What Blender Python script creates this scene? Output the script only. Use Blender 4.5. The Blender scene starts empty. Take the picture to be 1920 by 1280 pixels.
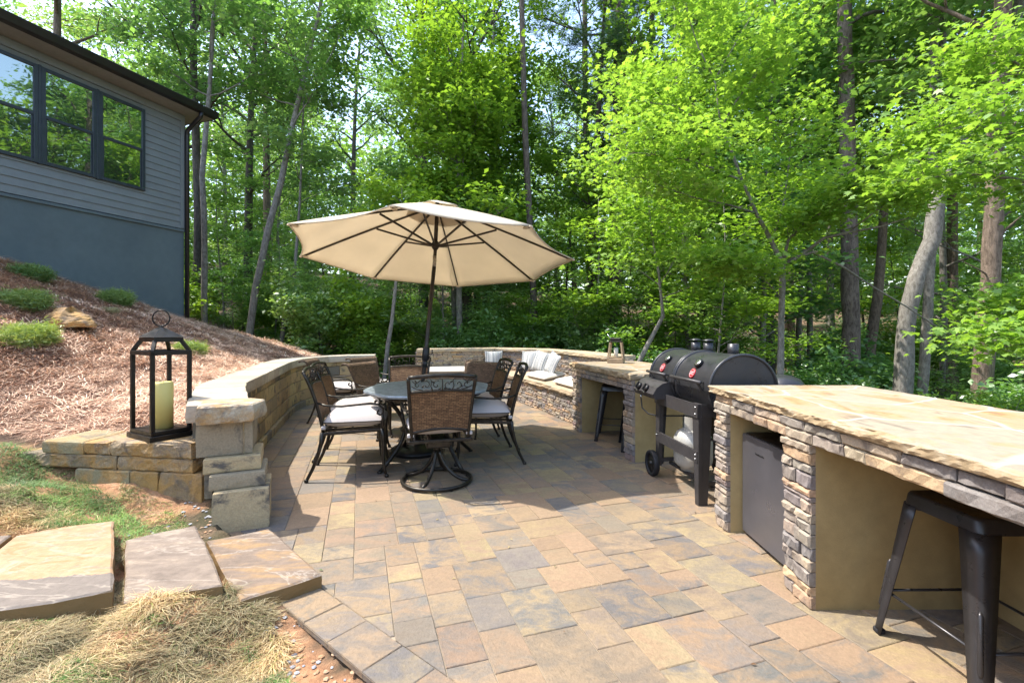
import bpy, math, random
import numpy as np
from math import sin, cos, pi, radians
from mathutils import Vector, Matrix
random.seed(11); rng = np.random.default_rng(11)
SC = bpy.context.scene; COL = SC.collection
# ---------------------------------------------------------------- camera model (metres)
CF, CH, HY = 880.0, 1.30, 616.0
def G(px, py, z=0.0):
    "world x,y of the point at height z that stands on this sight line (survey of the site)"
    Y = CF*(CH-z)/(py-HY); return ((px-960)*Y/CF, Y)
def X_at(px, Y): return (px-960)*Y/CF
def Z_at(py, Y): return CH-(py-HY)*Y/CF
# ---------------------------------------------------------------- mesh builder
def V3(*a): return Vector(a)
class MB:
    def __init__(s): s.v=[]; s.f=[]; s.c=[]; s.c2=[]; s.mi=[]; s.sm=[]
    def add(s, vs, fs, col=(1,1,1), mi=0, sm=False, M=None, col2=None):
        o=len(s.v)
        if M is not None: vs=[M@Vector(p) for p in vs]
        s.v+= [tuple(p) for p in vs]; s.c+=[tuple(col)]*len(vs); s.c2+=[tuple(col2 or col)]*len(vs)
        for f in fs: s.f.append([i+o for i in f]); s.mi.append(mi); s.sm.append(sm)
    def box(s, c, d, b=0.0, rz=0.0, M=None, **k):
        hx,hy,hz=d[0]/2,d[1]/2,d[2]/2
        if b<=0:
            vs=[(x*hx,y*hy,z*hz) for x in(-1,1) for y in(-1,1) for z in(-1,1)]
            fs=[(0,1,3,2),(4,6,7,5),(0,4,5,1),(2,3,7,6),(0,2,6,4),(1,5,7,3)]
        else:
            b=min(b,hx*.95,hy*.95,hz*.95); vs=[]; idx={}
            for x in(-1,1):
                for y in(-1,1):
                    for z in(-1,1):
                        for a in range(3):
                            idx[(x,y,z,a)]=len(vs)
                            q=[x*(hx-b),y*(hy-b),z*(hz-b)]; q[a]=(x*hx,y*hy,z*hz)[a]; vs.append(tuple(q))
            fs=[]
            for a in range(3):
                u,w=[i for i in range(3) if i!=a]
                for sg in(-1,1):
                    q=[]
                    for (p,r) in((-1,-1),(1,-1),(1,1),(-1,1)):
                        t=[0,0,0]; t[a]=sg; t[u]=p; t[w]=r; q.append(idx[(*t,a)])
                    fs.append(q)
            for a in range(3):
                u,w=[i for i in range(3) if i!=a]
                for p in(-1,1):
                    for r in(-1,1):
                        t0=[0,0,0];t0[a]=-1;t0[u]=p;t0[w]=r;t1=list(t0);t1[a]=1
                        fs.append([idx[(*t0,u)],idx[(*t1,u)],idx[(*t1,w)],idx[(*t0,w)]])
            for x in(-1,1):
                for y in(-1,1):
                    for z in(-1,1): fs.append([idx[(x,y,z,0)],idx[(x,y,z,1)],idx[(x,y,z,2)]])
            g=[]
            for f in fs:
                P=[Vector(vs[i]) for i in f]; n=(P[1]-P[0]).cross(P[2]-P[0]); cc=sum(P,Vector())/len(P)
                g.append(f if n.dot(cc)>0 else f[::-1])
            fs=g
        T=Matrix.Translation(Vector(c))@Matrix.Rotation(rz,4,'Z')
        if M is not None: T=M@T
        s.add(vs,fs,M=T,**k)
    def bar(s, p, q, w, h, up=(0,0,1), **k):
        p=Vector(p);q=Vector(q);d=q-p;L=d.length;d.normalize();u=Vector(up)
        if abs(d.dot(u))>.98:u=Vector((1,0,0))
        x=u.cross(d).normalized();z=d.cross(x)
        M=Matrix((x.to_4d(),d.to_4d(),z.to_4d(),(0,0,0,1))).transposed(); M.translation=(p+q)/2
        for i in range(3): M[3][i]=0
        M[3][3]=1
        s.box((0,0,0),(w,L,h),M=M,**k)
    def tube(s, pts, r, n=8, cap=True, closed=False, flat=1.0, **k):
        P=[Vector(p) for p in pts]; m=len(P); R=r if isinstance(r,(list,tuple)) else [r]*m
        k.setdefault('sm',True); vs=[]; fs=[]; up=None
        for i in range(m):
            if closed: t=(P[(i+1)%m]-P[i-1])
            else: t=P[min(i+1,m-1)]-P[max(i-1,0)]
            if t.length<1e-9: t=Vector((0,0,1))
            t.normalize()
            if up is None: up=Vector((0,0,1)) if abs(t.z)<.9 else Vector((1,0,0))
            a=(up-t*up.dot(t)); a=a.normalized() if a.length>1e-6 else t.orthogonal().normalized(); up=a; b=t.cross(a)
            for j in range(n):
                th=2*pi*j/n; vs.append(P[i]+a*(R[i]*cos(th)*flat)+b*(R[i]*sin(th)))
        for i in range(m if closed else m-1):
            i2=(i+1)%m
            for j in range(n): j2=(j+1)%n; fs.append((i*n+j,i*n+j2,i2*n+j2,i2*n+j))
        if cap and not closed: fs.append(tuple(range(n))[::-1]); fs.append(tuple((m-1)*n+j for j in range(n)))
        s.add(vs,fs,**k)
    def lathe(s, prof, n=24, c=(0,0,0), M=None, **k):
        k.setdefault('sm',True); vs=[];fs=[]
        for (r,z) in prof:
            for j in range(n): th=2*pi*j/n; vs.append((c[0]+r*cos(th),c[1]+r*sin(th),c[2]+z))
        for i in range(len(prof)-1):
            for j in range(n): j2=(j+1)%n; fs.append((i*n+j,i*n+j2,(i+1)*n+j2,(i+1)*n+j))
        fs.append(tuple(range(n))[::-1]); fs.append(tuple((len(prof)-1)*n+j for j in range(n)))
        s.add(vs,fs,M=M,**k)
    def stone(s, O, U, W, N, w, h, d, col, jit=.006, ch=.006, nx=3, ny=1, rag=.003, **k):
        "one dressed stone: O lower-left of its footprint, face pushed out along N by d"
        O,U,W,N=map(Vector,(O,U,W,N)); vs=[];fs=[]; nu=nx+4; nv=ny+4
        def co(i,n,L):
            if i<=1: return 0
            if i>=n-2: return L
            return ch+(L-2*ch)*(i-2)/max(1,n-5) if n>5 else L/2
        nu=nx+5; nv=ny+5
        for j in range(nv):
            for i in range(nu):
                u=co(i,nu,w); v=co(j,nv,h)
                o=(i in(0,nu-1)) or (j in(0,nv-1)); r1=(i in(1,nu-2)) or (j in(1,nv-2))
                if o: dd=0; du=dv=0
                elif r1: dd=d-ch*1.2+random.uniform(-1,1)*jit*.4; du=random.uniform(-1,1)*rag; dv=random.uniform(-1,1)*rag
                else: dd=d+random.uniform(-1,1)*jit; du=random.uniform(-1,1)*rag; dv=random.uniform(-1,1)*rag
                vs.append(O+U*(u+du)+W*(v+dv)+N*dd)
        for j in range(nv-1):
            for i in range(nu-1): fs.append((j*nu+i,j*nu+i+1,(j+1)*nu+i+1,(j+1)*nu+i))
        if U.cross(W).dot(N)<0: fs=[f[::-1] for f in fs]
        s.add(vs,fs,col=col,**k)
    def slab(s, poly, z0, z1, ch=.01, jit=.006, step=.06, col=(1,1,1), under=.0, **k_):
        "irregular-edged plate over a polygon"
        n=len(poly); P=[Vector((p[0],p[1])) for p in poly]
        A=sum(P[i].x*P[(i+1)%n].y-P[(i+1)%n].x*P[i].y for i in range(n))
        if A<0: P=P[::-1]
        ring=[];nor=[]
        for i in range(n):
            a,b=P[i],P[(i+1)%n]; L=(b-a).length; m=max(1,int(L/step)); d=(b-a)/L; no=Vector((d.y,-d.x)); pv=(a-P[i-1]).normalized(); no0=Vector((pv.y,-pv.x))
            for t in range(m):
                ring.append(a+(b-a)*t/m); nor.append((no+no0).normalized() if t==0 else no)
        m=len(ring); R=random.uniform; vs=[];fs=[]
        def field(ca,cb):
            na=max(3,int(m/ca)); g=[[R(-1,1) for _ in range(9)] for _ in range(na)]
            def f(i,l):
                x=i*na/m; i0=int(x)%na; i1=(i0+1)%na; u=x-int(x); u=u*u*(3-2*u); y=l/cb; j0=min(int(y),7); w=y-int(y)
                return (g[i0][j0]*(1-u)+g[i1][j0]*u)*(1-w)+(g[i0][j0+1]*(1-u)+g[i1][j0+1]*u)*w
            return f
        f1=field(.16/step if step<.16 else 1,2.6); f2=field(max(1,.05/step),1.2)
        Z=z1-z0
        lv=[(z0,-under-jit),(z0+Z*.12,-jit*.3),(z0+Z*.32,0),(z0+Z*.55,.0),(z1-Z*.24,0),(z1-ch*.7,-ch*.25),(z1,-ch*1.3)]
        for li,(z,off) in enumerate(lv):
            k=1 if 0<li<6 else .7
            for i in range(m):
                o=off+jit*k*(1.1*f1(i,li)+.75*f2(i,li)+R(-.25,.25))
                q=ring[i]+nor[i]*o; vs.append((q.x,q.y,z+(R(-1,1)*Z*.05 if 0<li<5 else 0)))
        for l in range(6):
            for i in range(m): i2=(i+1)%m; fs.append((l*m+i,l*m+i2,(l+1)*m+i2,(l+1)*m+i))
        fs.append(tuple(6*m+i for i in range(m))); fs.append(tuple(range(m))[::-1])
        s.add(vs,fs,col=col,**k_)
    def build(s, name, mats, parent=None, loc=None, solid=0, autosm=True):
        me=bpy.data.meshes.new(name); me.from_pydata(s.v,[],s.f)
        mats=mats if isinstance(mats,(list,tuple)) else [mats]
        for m in mats: me.materials.append(m)
        me.polygons.foreach_set('material_index',s.mi); me.polygons.foreach_set('use_smooth',s.sm)
        if s.v:
            a=me.color_attributes.new('Col','FLOAT_COLOR','POINT'); arr=np.ones((len(s.v),4),'f'); arr[:,:3]=np.array(s.c,'f'); a.data.foreach_set('color',arr.ravel())
            if s.c2!=s.c:
                a=me.color_attributes.new('Col2','FLOAT_COLOR','POINT'); arr=np.ones((len(s.v),4),'f'); arr[:,:3]=np.array(s.c2,'f'); a.data.foreach_set('color',arr.ravel())
        me.update()
        return link(name,me,parent,solid)
def link(name, me, parent=None, solid=0):
    o=bpy.data.objects.new(name,me); COL.objects.link(o)
    if parent is not None: o.parent=parent
    if solid: md=o.modifiers.new('thick','SOLIDIFY'); md.thickness=solid; md.offset=0
    return o
def mesh_np(name, V, F, mat, col=None, parent=None, smooth=False):
    me=bpy.data.meshes.new(name); k=F.shape[1]
    me.vertices.add(len(V)); me.vertices.foreach_set('co',V.astype('f').ravel())
    me.loops.add(F.size); me.loops.foreach_set('vertex_index',F.astype('i').ravel())
    me.polygons.add(len(F)); me.polygons.foreach_set('loop_start',np.arange(0,F.size,k,dtype='i')); me.polygons.foreach_set('loop_total',np.full(len(F),k,'i'))
    if smooth: me.polygons.foreach_set('use_smooth',np.ones(len(F),bool))
    me.materials.append(mat); me.update(calc_edges=True)
    if col is not None:
        a=me.color_attributes.new('Col','FLOAT_COLOR','POINT'); arr=np.ones((len(V),4),'f'); arr[:,:3]=col; a.data.foreach_set('color',arr.ravel())
    if name is None: return me
    return link(name,me,parent)
def thing(name, label, cat, loc=(0,0,0), rz=0, group=None):
    o=bpy.data.objects.new(name,None); COL.objects.link(o); o.location=loc; o.rotation_euler=(0,0,rz); o.empty_display_size=.1
    return tag(o,label,cat,group)
def tag(o,label=None,cat=None,group=None,kind=None):
    if label:o['label']=label
    if cat:o['category']=cat
    if group:o['group']=group
    if kind:o['kind']=kind
    return o
def dup(root, loc, rz, label, sc=None):
    def rec(o,par):
        c=o.copy(); COL.objects.link(c)
        if par is not None: c.parent=par; c.matrix_parent_inverse=o.matrix_parent_inverse
        for ch in list(kids.get(o.name,[])): rec(ch,c)
        return c
    kids={}
    st=[root]
    while st:
        o=st.pop()
        kids[o.name]=list(o.children); st+=list(o.children)
    r=rec(root,None); r.location=loc; r.rotation_euler=(0,0,rz); r['label']=label
    if sc: r.scale=(sc,sc,sc) if not isinstance(sc,tuple) else sc
    return r
# ---------------------------------------------------------------- materials
def new_mat(name):
    m=bpy.data.materials.new(name); m.use_nodes=True; nt=m.node_tree; b=nt.nodes['Principled BSDF']; return m,nt,b
def N(nt,t,**k):
    n=nt.nodes.new(t)
    for a,v in k.items():
        if a in n.inputs: n.inputs[a].default_value=v
        else: setattr(n,a,v)
    return n
def mixc(nt,f,a,b,bt='MIX'):
    n=nt.nodes.new('ShaderNodeMix'); n.data_type='RGBA'; n.blend_type=bt
    for i,x in((0,f),(6,a),(7,b)):
        if hasattr(x,'is_output') or isinstance(x,bpy.types.NodeSocket): nt.links.new(x,n.inputs[i])
        elif i==0: n.inputs[0].default_value=x
        else: n.inputs[i].default_value=(*x,1) if len(x)==3 else x
    return n.outputs[2]
def noise(nt,vec,scale,detail=4,rough=.55,dist=0):
    n=N(nt,'ShaderNodeTexNoise',Scale=scale,Detail=detail,Roughness=rough,Distortion=dist); nt.links.new(vec,n.inputs['Vector']); return n.outputs['Fac']
def ramp(nt,fac,stops):
    n=nt.nodes.new('ShaderNodeValToRGB'); e=n.color_ramp.elements
    while len(e)<len(stops): e.new(.5)
    for x,(p,c) in zip(e,stops): x.position=p; x.color=(c,c,c,1) if not isinstance(c,tuple) else (*c,1)
    nt.links.new(fac,n.inputs[0]); return n.outputs[0]
def bump(nt,b,h,strength=.3,dist=.01):
    n=N(nt,'ShaderNodeBump',Strength=strength,Distance=dist); nt.links.new(h,n.inputs['Height']); nt.links.new(n.outputs[0],b.inputs['Normal']); return n
def coords(nt,kind='Object'): return N(nt,'ShaderNodeTexCoord').outputs[kind]
def geo(nt): return N(nt,'ShaderNodeNewGeometry').outputs['Position']
def attr(nt,a='Col'): return N(nt,'ShaderNodeAttribute',attribute_name=a).outputs['Color']
def plain(name,col,rough=.5,metal=0,var=.12,nsc=8,bs=.15,bsc=60,bd=.003,spec=None,col2=None,co='Object'):
    m,nt,b=new_mat(name); v=coords(nt,co)
    f=noise(nt,v,nsc); c2=col2 or tuple(max(0,x*(1-var*2.2)) for x in col)
    c=mixc(nt,ramp(nt,f,[(.3,0),(.7,1)]),c2,col); c=mixc(nt,1.0,c,ramp(nt,noise(nt,v,nsc*5.5+3,6,.7),[(.3,1-var),(.7,1+var*.5)]),'MULTIPLY'); nt.links.new(c,b.inputs['Base Color'])
    b.inputs['Roughness'].default_value=rough; b.inputs['Metallic'].default_value=metal
    if spec is not None: b.inputs['Specular IOR Level'].default_value=spec
    if bs>0: bump(nt,b,noise(nt,v,bsc,3),bs,bd)
    r=ramp(nt,noise(nt,v,nsc*2.3),[(.3,max(.02,rough-.12)),(.7,min(1,rough+.12))]); nt.links.new(r,b.inputs['Roughness'])
    return m
def stone_mat(name,dark=(.10,.09,.085),amount=(.5,.66),sc=5,bs=.5,bd=.012,bsc=28,rough=.85,gold=None):
    "colour of each stone from its own attribute, blotched with mineral staining"
    m,nt,b=new_mat(name); v=geo(nt); a=attr(nt)
    f=ramp(nt,noise(nt,v,sc,6,.65,.6),[(amount[0],0),(amount[1],1)])
    c=mixc(nt,f,a,dark)
    if gold: c=mixc(nt,ramp(nt,noise(nt,v,sc*.8+1.7,5,.6,.4),[(.44,0),(.60,.75)]),c,gold)
    fine=ramp(nt,noise(nt,v,sc*14,5,.7),[(.25,.72),(.75,1.2)])
    c=mixc(nt,1.0,c,fine,'MULTIPLY'); nt.links.new(c,b.inputs['Base Color']); b.inputs['Roughness'].default_value=rough
    n1=noise(nt,v,bsc,8,.7); n2=noise(nt,v,bsc*.3,4,.6)
    ad=N(nt,'ShaderNodeMath',operation='ADD'); nt.links.new(n1,ad.inputs[0]); nt.links.new(n2,ad.inputs[1])
    bump(nt,b,ad.outputs[0],bs,bd); return m
M_={}
M_['block']=stone_mat('tumbled_block_stone',(.15,.13,.105),(.53,.65),6.5,.6,.012,gold=None)
M_['ledge']=stone_mat('ledge_stone',(.17,.14,.125),(.5,.72),7,.6,.01)
M_['rough']=stone_mat('rough_stone',(.16,.13,.11),(.5,.68),7,.9,.02,18,gold=(.55,.31,.09))
M_['dress']=stone_mat('flag_slab',(.3,.24,.21),(.5,.75),2.4,.35,.008,20,gold=(.5,.33,.17))
M_['mortar']=plain('mortar_backing',(.10,.09,.08),.95,bs=.5,bsc=80)
M_['stucco']=plain('tan_stucco',(.55,.41,.19),.92,var=.14,nsc=1.7,bs=.35,bsc=180,bd=.003,col2=(.42,.30,.125),co='Object')
def top_mat():
    m,nt,b=new_mat('flagstone_top'); v=geo(nt)
    wn=N(nt,'ShaderNodeTexNoise',Scale=1.6,Detail=3); nt.links.new(v,wn.inputs['Vector'])
    w=N(nt,'ShaderNodeVectorMath',operation='MULTIPLY_ADD'); nt.links.new(wn.outputs['Color'],w.inputs[0]); w.inputs[1].default_value=(.35,.35,0); nt.links.new(v,w.inputs[2])
    sq=N(nt,'ShaderNodeVectorMath',operation='MULTIPLY'); nt.links.new(w.outputs[0],sq.inputs[0]); sq.inputs[1].default_value=(1,1,0)
    vo=N(nt,'ShaderNodeTexVoronoi',Scale=1.9,feature='DISTANCE_TO_EDGE'); nt.links.new(sq.outputs[0],vo.inputs['Vector'])
    vc=N(nt,'ShaderNodeTexVoronoi',Scale=1.9); nt.links.new(sq.outputs[0],vc.inputs['Vector'])
    st=N(nt,'ShaderNodeVectorMath',operation='MULTIPLY'); nt.links.new(v,st.inputs[0]); st.inputs[1].default_value=(2.4,.9,9)
    f=ramp(nt,noise(nt,st.outputs[0],2.6,6,.6,1.4),[(.34,(.26,.22,.17)),(.42,(.41,.345,.255)),(.5,(.37,.32,.25)),(.57,(.43,.32,.19)),(.64,(.36,.23,.11)),(.74,(.25,.20,.15))])
    cell=ramp(nt,vc.outputs['Color'],[(.15,(1.12,1.08,1.0)),(.45,(.88,.85,.83)),(.65,(1.05,.97,.86)),(.9,(1.1,.88,.66))])
    c=mixc(nt,1.0,f,cell,'MULTIPLY')
    ed=ramp(nt,vo.outputs['Distance'],[(.0,.9),(.012,.75),(.026,0)])
    c=mixc(nt,ed,c,(.50,.45,.37)); fi=ramp(nt,noise(nt,v,30,6,.7),[(.3,.85),(.7,1.1)])
    c=mixc(nt,1.0,c,fi,'MULTIPLY')
    g=N(nt,'ShaderNodeNewGeometry'); sp=N(nt,'ShaderNodeSeparateXYZ'); nt.links.new(g.outputs['True Normal'],sp.inputs[0])
    side=ramp(nt,noise(nt,v,9,7,.75),[(.3,(.22,.16,.09)),(.5,(.42,.31,.18)),(.7,(.50,.42,.30))]); c=mixc(nt,ramp(nt,sp.outputs['Z'],[(.55,1),(.8,0)]),c,side)
    nt.links.new(c,b.inputs['Base Color']); b.inputs['Roughness'].default_value=.7
    hh=mixc(nt,ed,ramp(nt,noise(nt,v,16,7,.65),[(0,0),(1,1)]),(0.2,0.2,0.2)); bump(nt,b,hh,.4,.01); return m
M_['top']=top_mat()
def paver_mat():
    m,nt,b=new_mat('tumbled_paver'); v=geo(nt); a=attr(nt); a2=attr(nt,'Col2')
    off=N(nt,'ShaderNodeVectorMath',operation='MULTIPLY_ADD'); nt.links.new(a2,off.inputs[0]); off.inputs[1].default_value=(17,23,31); nt.links.new(v,off.inputs[2])
    st=N(nt,'ShaderNodeVectorMath',operation='MULTIPLY'); nt.links.new(off.outputs[0],st.inputs[0]); st.inputs[1].default_value=(1,1.5,1)
    f=ramp(nt,noise(nt,st.outputs[0],5.0,6,.7,.7),[(.42,0),(.60,.95)])
    c=mixc(nt,f,a,a2); fi=ramp(nt,noise(nt,v,45,6,.72),[(.25,.78),(.75,1.16)])
    c=mixc(nt,1.0,c,fi,'MULTIPLY')
    big=ramp(nt,noise(nt,v,1.1,4,.6),[(.3,.76),(.7,.94)]); c=mixc(nt,1.0,c,big,'MULTIPLY')
    nt.links.new(c,b.inputs['Base Color']); b.inputs['Roughness'].default_value=.8
    ad=N(nt,'ShaderNodeMath',operation='ADD'); nt.links.new(noise(nt,v,9,8,.72,.5),ad.inputs[0]); nt.links.new(noise(nt,v,90,4,.6),ad.inputs[1])
    bump(nt,b,ad.outputs[0],.5,.010); return m
M_['paver']=paver_mat()
M_['sand']=plain('joint_sand',(.42,.34,.24),.95,bs=.6,bsc=200)
M_['siding']=plain('grey_siding',(.195,.22,.23),.6,var=.06,nsc=3,bs=.08,bsc=90)
M_['found']=plain('painted_foundation',(.115,.155,.17),.75,var=.09,nsc=.9,bs=.35,bsc=14,bd=.01)
M_['blk']=plain('black_metal',(.016,.015,.015),.42,.2,var=.1,bs=.06,bsc=120)
M_['gutter']=plain('bronze_gutter',(.028,.026,.027),.4,.3,var=.1,bs=.03)
M_['soffit']=plain('soffit_tan',(.30,.285,.25),.7,var=.05,bs=.05)
M_['shingle']=plain('dark_shingle',(.05,.045,.04),.95,var=.3,nsc=30,bs=.7,bsc=60,bd=.01)
M_['winframe']=plain('window_frame_paint',(.022,.03,.042),.4,var=.1,bs=.02)
def glass_mat():
    m,nt,b=new_mat('window_glass'); out=nt.nodes['Material Output']
    g=N(nt,'ShaderNodeBsdfGlossy',Roughness=.015); g.inputs['Color'].default_value=(.8,.86,.8,1)
    b.inputs['Base Color'].default_value=(.02,.025,.02,1); b.inputs['Roughness'].default_value=.3
    mx=N(nt,'ShaderNodeMixShader'); mx.inputs[0].default_value=.52; nt.links.new(b.outputs[0],mx.inputs[1]); nt.links.new(g.outputs[0],mx.inputs[2]); nt.links.new(mx.outputs[0],out.inputs[0])
    v=coords(nt); bp=N(nt,'ShaderNodeBump',Strength=.12,Distance=.02); nt.links.new(noise(nt,v,1.5,2),bp.inputs['Height']); nt.links.new(bp.outputs[0],g.inputs['Normal']); return m
M_['glass']=glass_mat()
def cloth_mat(name,col,trans=.35,sc=260,rough=.9,bs=.2):
    m,nt,b=new_mat(name); out=nt.nodes['Material Output']; v=coords(nt)
    f=noise(nt,v,sc,2); big=noise(nt,v,3,4)
    c=mixc(nt,ramp(nt,f,[(.3,0),(.7,1)]),tuple(x*.9 for x in col),col); c=mixc(nt,1.0,c,ramp(nt,big,[(.3,.94),(.7,1.03)]),'MULTIPLY')
    nt.links.new(c,b.inputs['Base Color']); b.inputs['Roughness'].default_value=rough; bump(nt,b,f,bs,.001)
    if trans>0:
        t=N(nt,'ShaderNodeBsdfTranslucent'); nt.links.new(c,t.inputs[0]); mx=N(nt,'ShaderNodeMixShader'); mx.inputs[0].default_value=trans
        nt.links.new(b.outputs[0],mx.inputs[1]); nt.links.new(t.outputs[0],mx.inputs[2]); nt.links.new(mx.outputs[0],out.inputs[0])
    return m
M_['canopy']=cloth_mat('umbrella_cloth',(.77,.69,.55),.46)
M_['cushion']=cloth_mat('cushion_cloth',(.60,.54,.50),0)
M_['bcushion']=cloth_mat('bench_cushion_cloth',(.66,.62,.56),0)
M_['bronze']=plain('bronze_chair_metal',(.085,.075,.062),.38,.75,var=.25,nsc=25,bs=.12,bsc=90)
M_['dkbronze']=plain('dark_umbrella_metal',(.055,.043,.032),.45,.4,var=.1,bs=.05)
M_['tabletop']=plain('cast_table_metal',(.34,.39,.42),.42,.35,var=.2,nsc=12,bs=.1)
def wicker_mat(name,c1,c2,sx=18,sz=32,axis='xz'):
    m,nt,b=new_mat(name); v=coords(nt); sp=N(nt,'ShaderNodeSeparateXYZ'); nt.links.new(v,sp.inputs[0]); cb=N(nt,'ShaderNodeCombineXYZ')
    nt.links.new(sp.outputs['X'],cb.inputs[0]); nt.links.new(sp.outputs['Z'],cb.inputs[1])
    br=N(nt,'ShaderNodeTexBrick',Scale=1.0); br.inputs['Color1'].default_value=(*c1,1); br.inputs['Color2'].default_value=(*c2,1); br.inputs['Mortar'].default_value=(.05,.028,.015,1)
    br.inputs['Brick Width'].default_value=.038; br.inputs['Row Height'].default_value=.0125; br.inputs['Mortar Size'].default_value=.0019; br.inputs['Mortar Smooth'].default_value=.6
    nt.links.new(cb.outputs[0],br.inputs['Vector'])
    c=mixc(nt,1.0,br.outputs['Color'],ramp(nt,noise(nt,v,60,3),[(.3,.7),(.7,1.25)]),'MULTIPLY')
    nt.links.new(c,b.inputs['Base Color']); b.inputs['Roughness'].default_value=.6; b.inputs['Specular IOR Level'].default_value=.25
    iv=N(nt,'ShaderNodeMath',operation='SUBTRACT'); iv.inputs[0].default_value=1; nt.links.new(br.outputs['Fac'],iv.inputs[1]); bump(nt,b,iv.outputs[0],.9,.006); return m
M_['wicker']=wicker_mat('brown_wicker',(.33,.19,.095),(.17,.09,.045))
M_['wicker2']=wicker_mat('grey_brown_wicker',(.25,.16,.10),(.13,.085,.055))
M_['grill']=plain('grill_enamel',(.055,.056,.063),.36,.3,var=.12,nsc=5,bs=.25,bsc=220,bd=.0015)
M_['cart']=plain('grill_cart_paint',(.065,.06,.062),.5,.2,var=.1,bs=.1,bsc=150)
M_['rubber']=plain('black_rubber',(.012,.013,.018),.7,var=.1,bs=.1)
M_['tank']=plain('tank_paint',(.62,.60,.54),.35,.1,var=.06,bs=.05)
M_['chrome']=plain('gauge_steel',(.7,.7,.7),.18,.9,var=.05,bs=0)
M_['red']=plain('red_enamel',(.5,.02,.03),.35,var=.05,bs=0)
M_['pale']=plain('pale_enamel',(.75,.6,.58),.4,var=.05,bs=0)
M_['steel']=plain('fridge_steel',(.22,.215,.24),.38,.65,var=.05,nsc=2,bs=.04,bsc=200)
M_['wax']=plain('yellow_wax',(.78,.66,.22),.55,var=.03,bs=.03)
M_['wax2']=plain('white_wax',(.8,.76,.66),.55,var=.03,bs=.03)
M_['lantern']=plain('lantern_bronze',(.03,.026,.022),.38,.55,var=.15,bs=.08)
M_['wood']=plain('weathered_wood',(.48,.34,.2),.7,var=.15,nsc=20,bs=.3,bsc=60)
M_['stool']=plain('gunmetal_stool',(.075,.072,.076),.36,.55,var=.1,bs=.05)
def stripe_mat(name,seed,wide):
    m,nt,b=new_mat(name); v=coords(nt); sp=N(nt,'ShaderNodeSeparateXYZ'); nt.links.new(v,sp.inputs[0])
    ma=N(nt,'ShaderNodeMath',operation='MULTIPLY_ADD'); nt.links.new(sp.outputs['X'],ma.inputs[0]); ma.inputs[1].default_value=wide; ma.inputs[2].default_value=seed
    n=N(nt,'ShaderNodeTexNoise',noise_dimensions='1D',Scale=1.0,Detail=2.5); nt.links.new(ma.outputs[0],n.inputs['W'])
    r=nt.nodes.new('ShaderNodeValToRGB'); r.color_ramp.interpolation='CONSTANT'; e=r.color_ramp.elements
    for p,c in((.40,(.22,.25,.27)),(.44,(.62,.60,.56)),(.475,(.13,.15,.165)),(.52,(.62,.60,.56)),(.55,(.25,.27,.29)),(.585,(.6,.58,.54)),(.62,(.12,.14,.155)),(.68,(.6,.58,.54))):
        x=e.new(p); x.color=(*c,1)
    e[0].color=(.62,.6,.56,1); e[-1].color=(.62,.6,.56,1); nt.links.new(n.outputs['Fac'],r.inputs[0]); nt.links.new(r.outputs[0],b.inputs['Base Color']); b.inputs['Roughness'].default_value=.95
    bump(nt,b,noise(nt,v,200,2),.2,.001); return m
M_['stripeA']=stripe_mat('striped_cloth_fine',3.3,15); M_['stripeB']=stripe_mat('striped_cloth_bold',8.1,11)
def leaf_mat(name,c1,c2,trans=.45,hv=.035,gl=.05):
    m,nt,b=new_mat(name); nt.nodes.remove(b); out=nt.nodes['Material Output']; a=attr(nt)
    sp=N(nt,'ShaderNodeSeparateColor'); nt.links.new(a,sp.inputs[0])
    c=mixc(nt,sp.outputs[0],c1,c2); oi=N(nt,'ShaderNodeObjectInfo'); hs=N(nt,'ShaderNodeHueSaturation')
    mr=N(nt,'ShaderNodeMapRange'); nt.links.new(oi.outputs['Random'],mr.inputs[0]); mr.inputs[3].default_value=.5-hv*.4; mr.inputs[4].default_value=.5+hv
    nt.links.new(mr.outputs[0],hs.inputs['Hue'])
    m2=N(nt,'ShaderNodeMapRange'); nt.links.new(oi.outputs['Random'],m2.inputs[0]); m2.inputs[3].default_value=1.15; m2.inputs[4].default_value=.8; nt.links.new(m2.outputs[0],hs.inputs['Value']); nt.links.new(c,hs.inputs['Color'])
    c=hs.outputs[0]
    d=N(nt,'ShaderNodeBsdfDiffuse'); t=N(nt,'ShaderNodeBsdfTranslucent'); g=N(nt,'ShaderNodeBsdfGlossy',Roughness=.42)
    nt.links.new(c,d.inputs[0]); tc=mixc(nt,1.0,c,(1.25,1.25,.55),'MULTIPLY'); nt.links.new(tc,t.inputs[0]); g.inputs[0].default_value=(.9,.95,.9,1)
    mx=N(nt,'ShaderNodeMixShader'); mx.inputs[0].default_value=trans; nt.links.new(d.outputs[0],mx.inputs[1]); nt.links.new(t.outputs[0],mx.inputs[2])
    m3=N(nt,'ShaderNodeMixShader'); m3.inputs[0].default_value=gl; nt.links.new(mx.outputs[0],m3.inputs[1]); nt.links.new(g.outputs[0],m3.inputs[2]); nt.links.new(m3.outputs[0],out.inputs[0]); return m
M_['leafD']=leaf_mat('wood_leaf',(.12,.23,.085),(.27,.41,.16),.55,.03,.09)
M_['leafM']=leaf_mat('hardwood_leaf',(.13,.26,.07),(.28,.43,.15),.55,.03,.08)
M_['leafB']=leaf_mat('maple_leaf',(.155,.30,.05),(.29,.44,.085),.58,.01,.05)
M_['leafC']=leaf_mat('hickory_leaf',(.16,.30,.04),(.28,.43,.06),.5,.01,.05)
M_['pineN']=leaf_mat('pine_needle_green',(.07,.15,.055),(.13,.22,.08),.3,.02,.05)
M_['juniper']=leaf_mat('juniper_green',(.06,.16,.05),(.32,.40,.10),.3,.02,.04)
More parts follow.
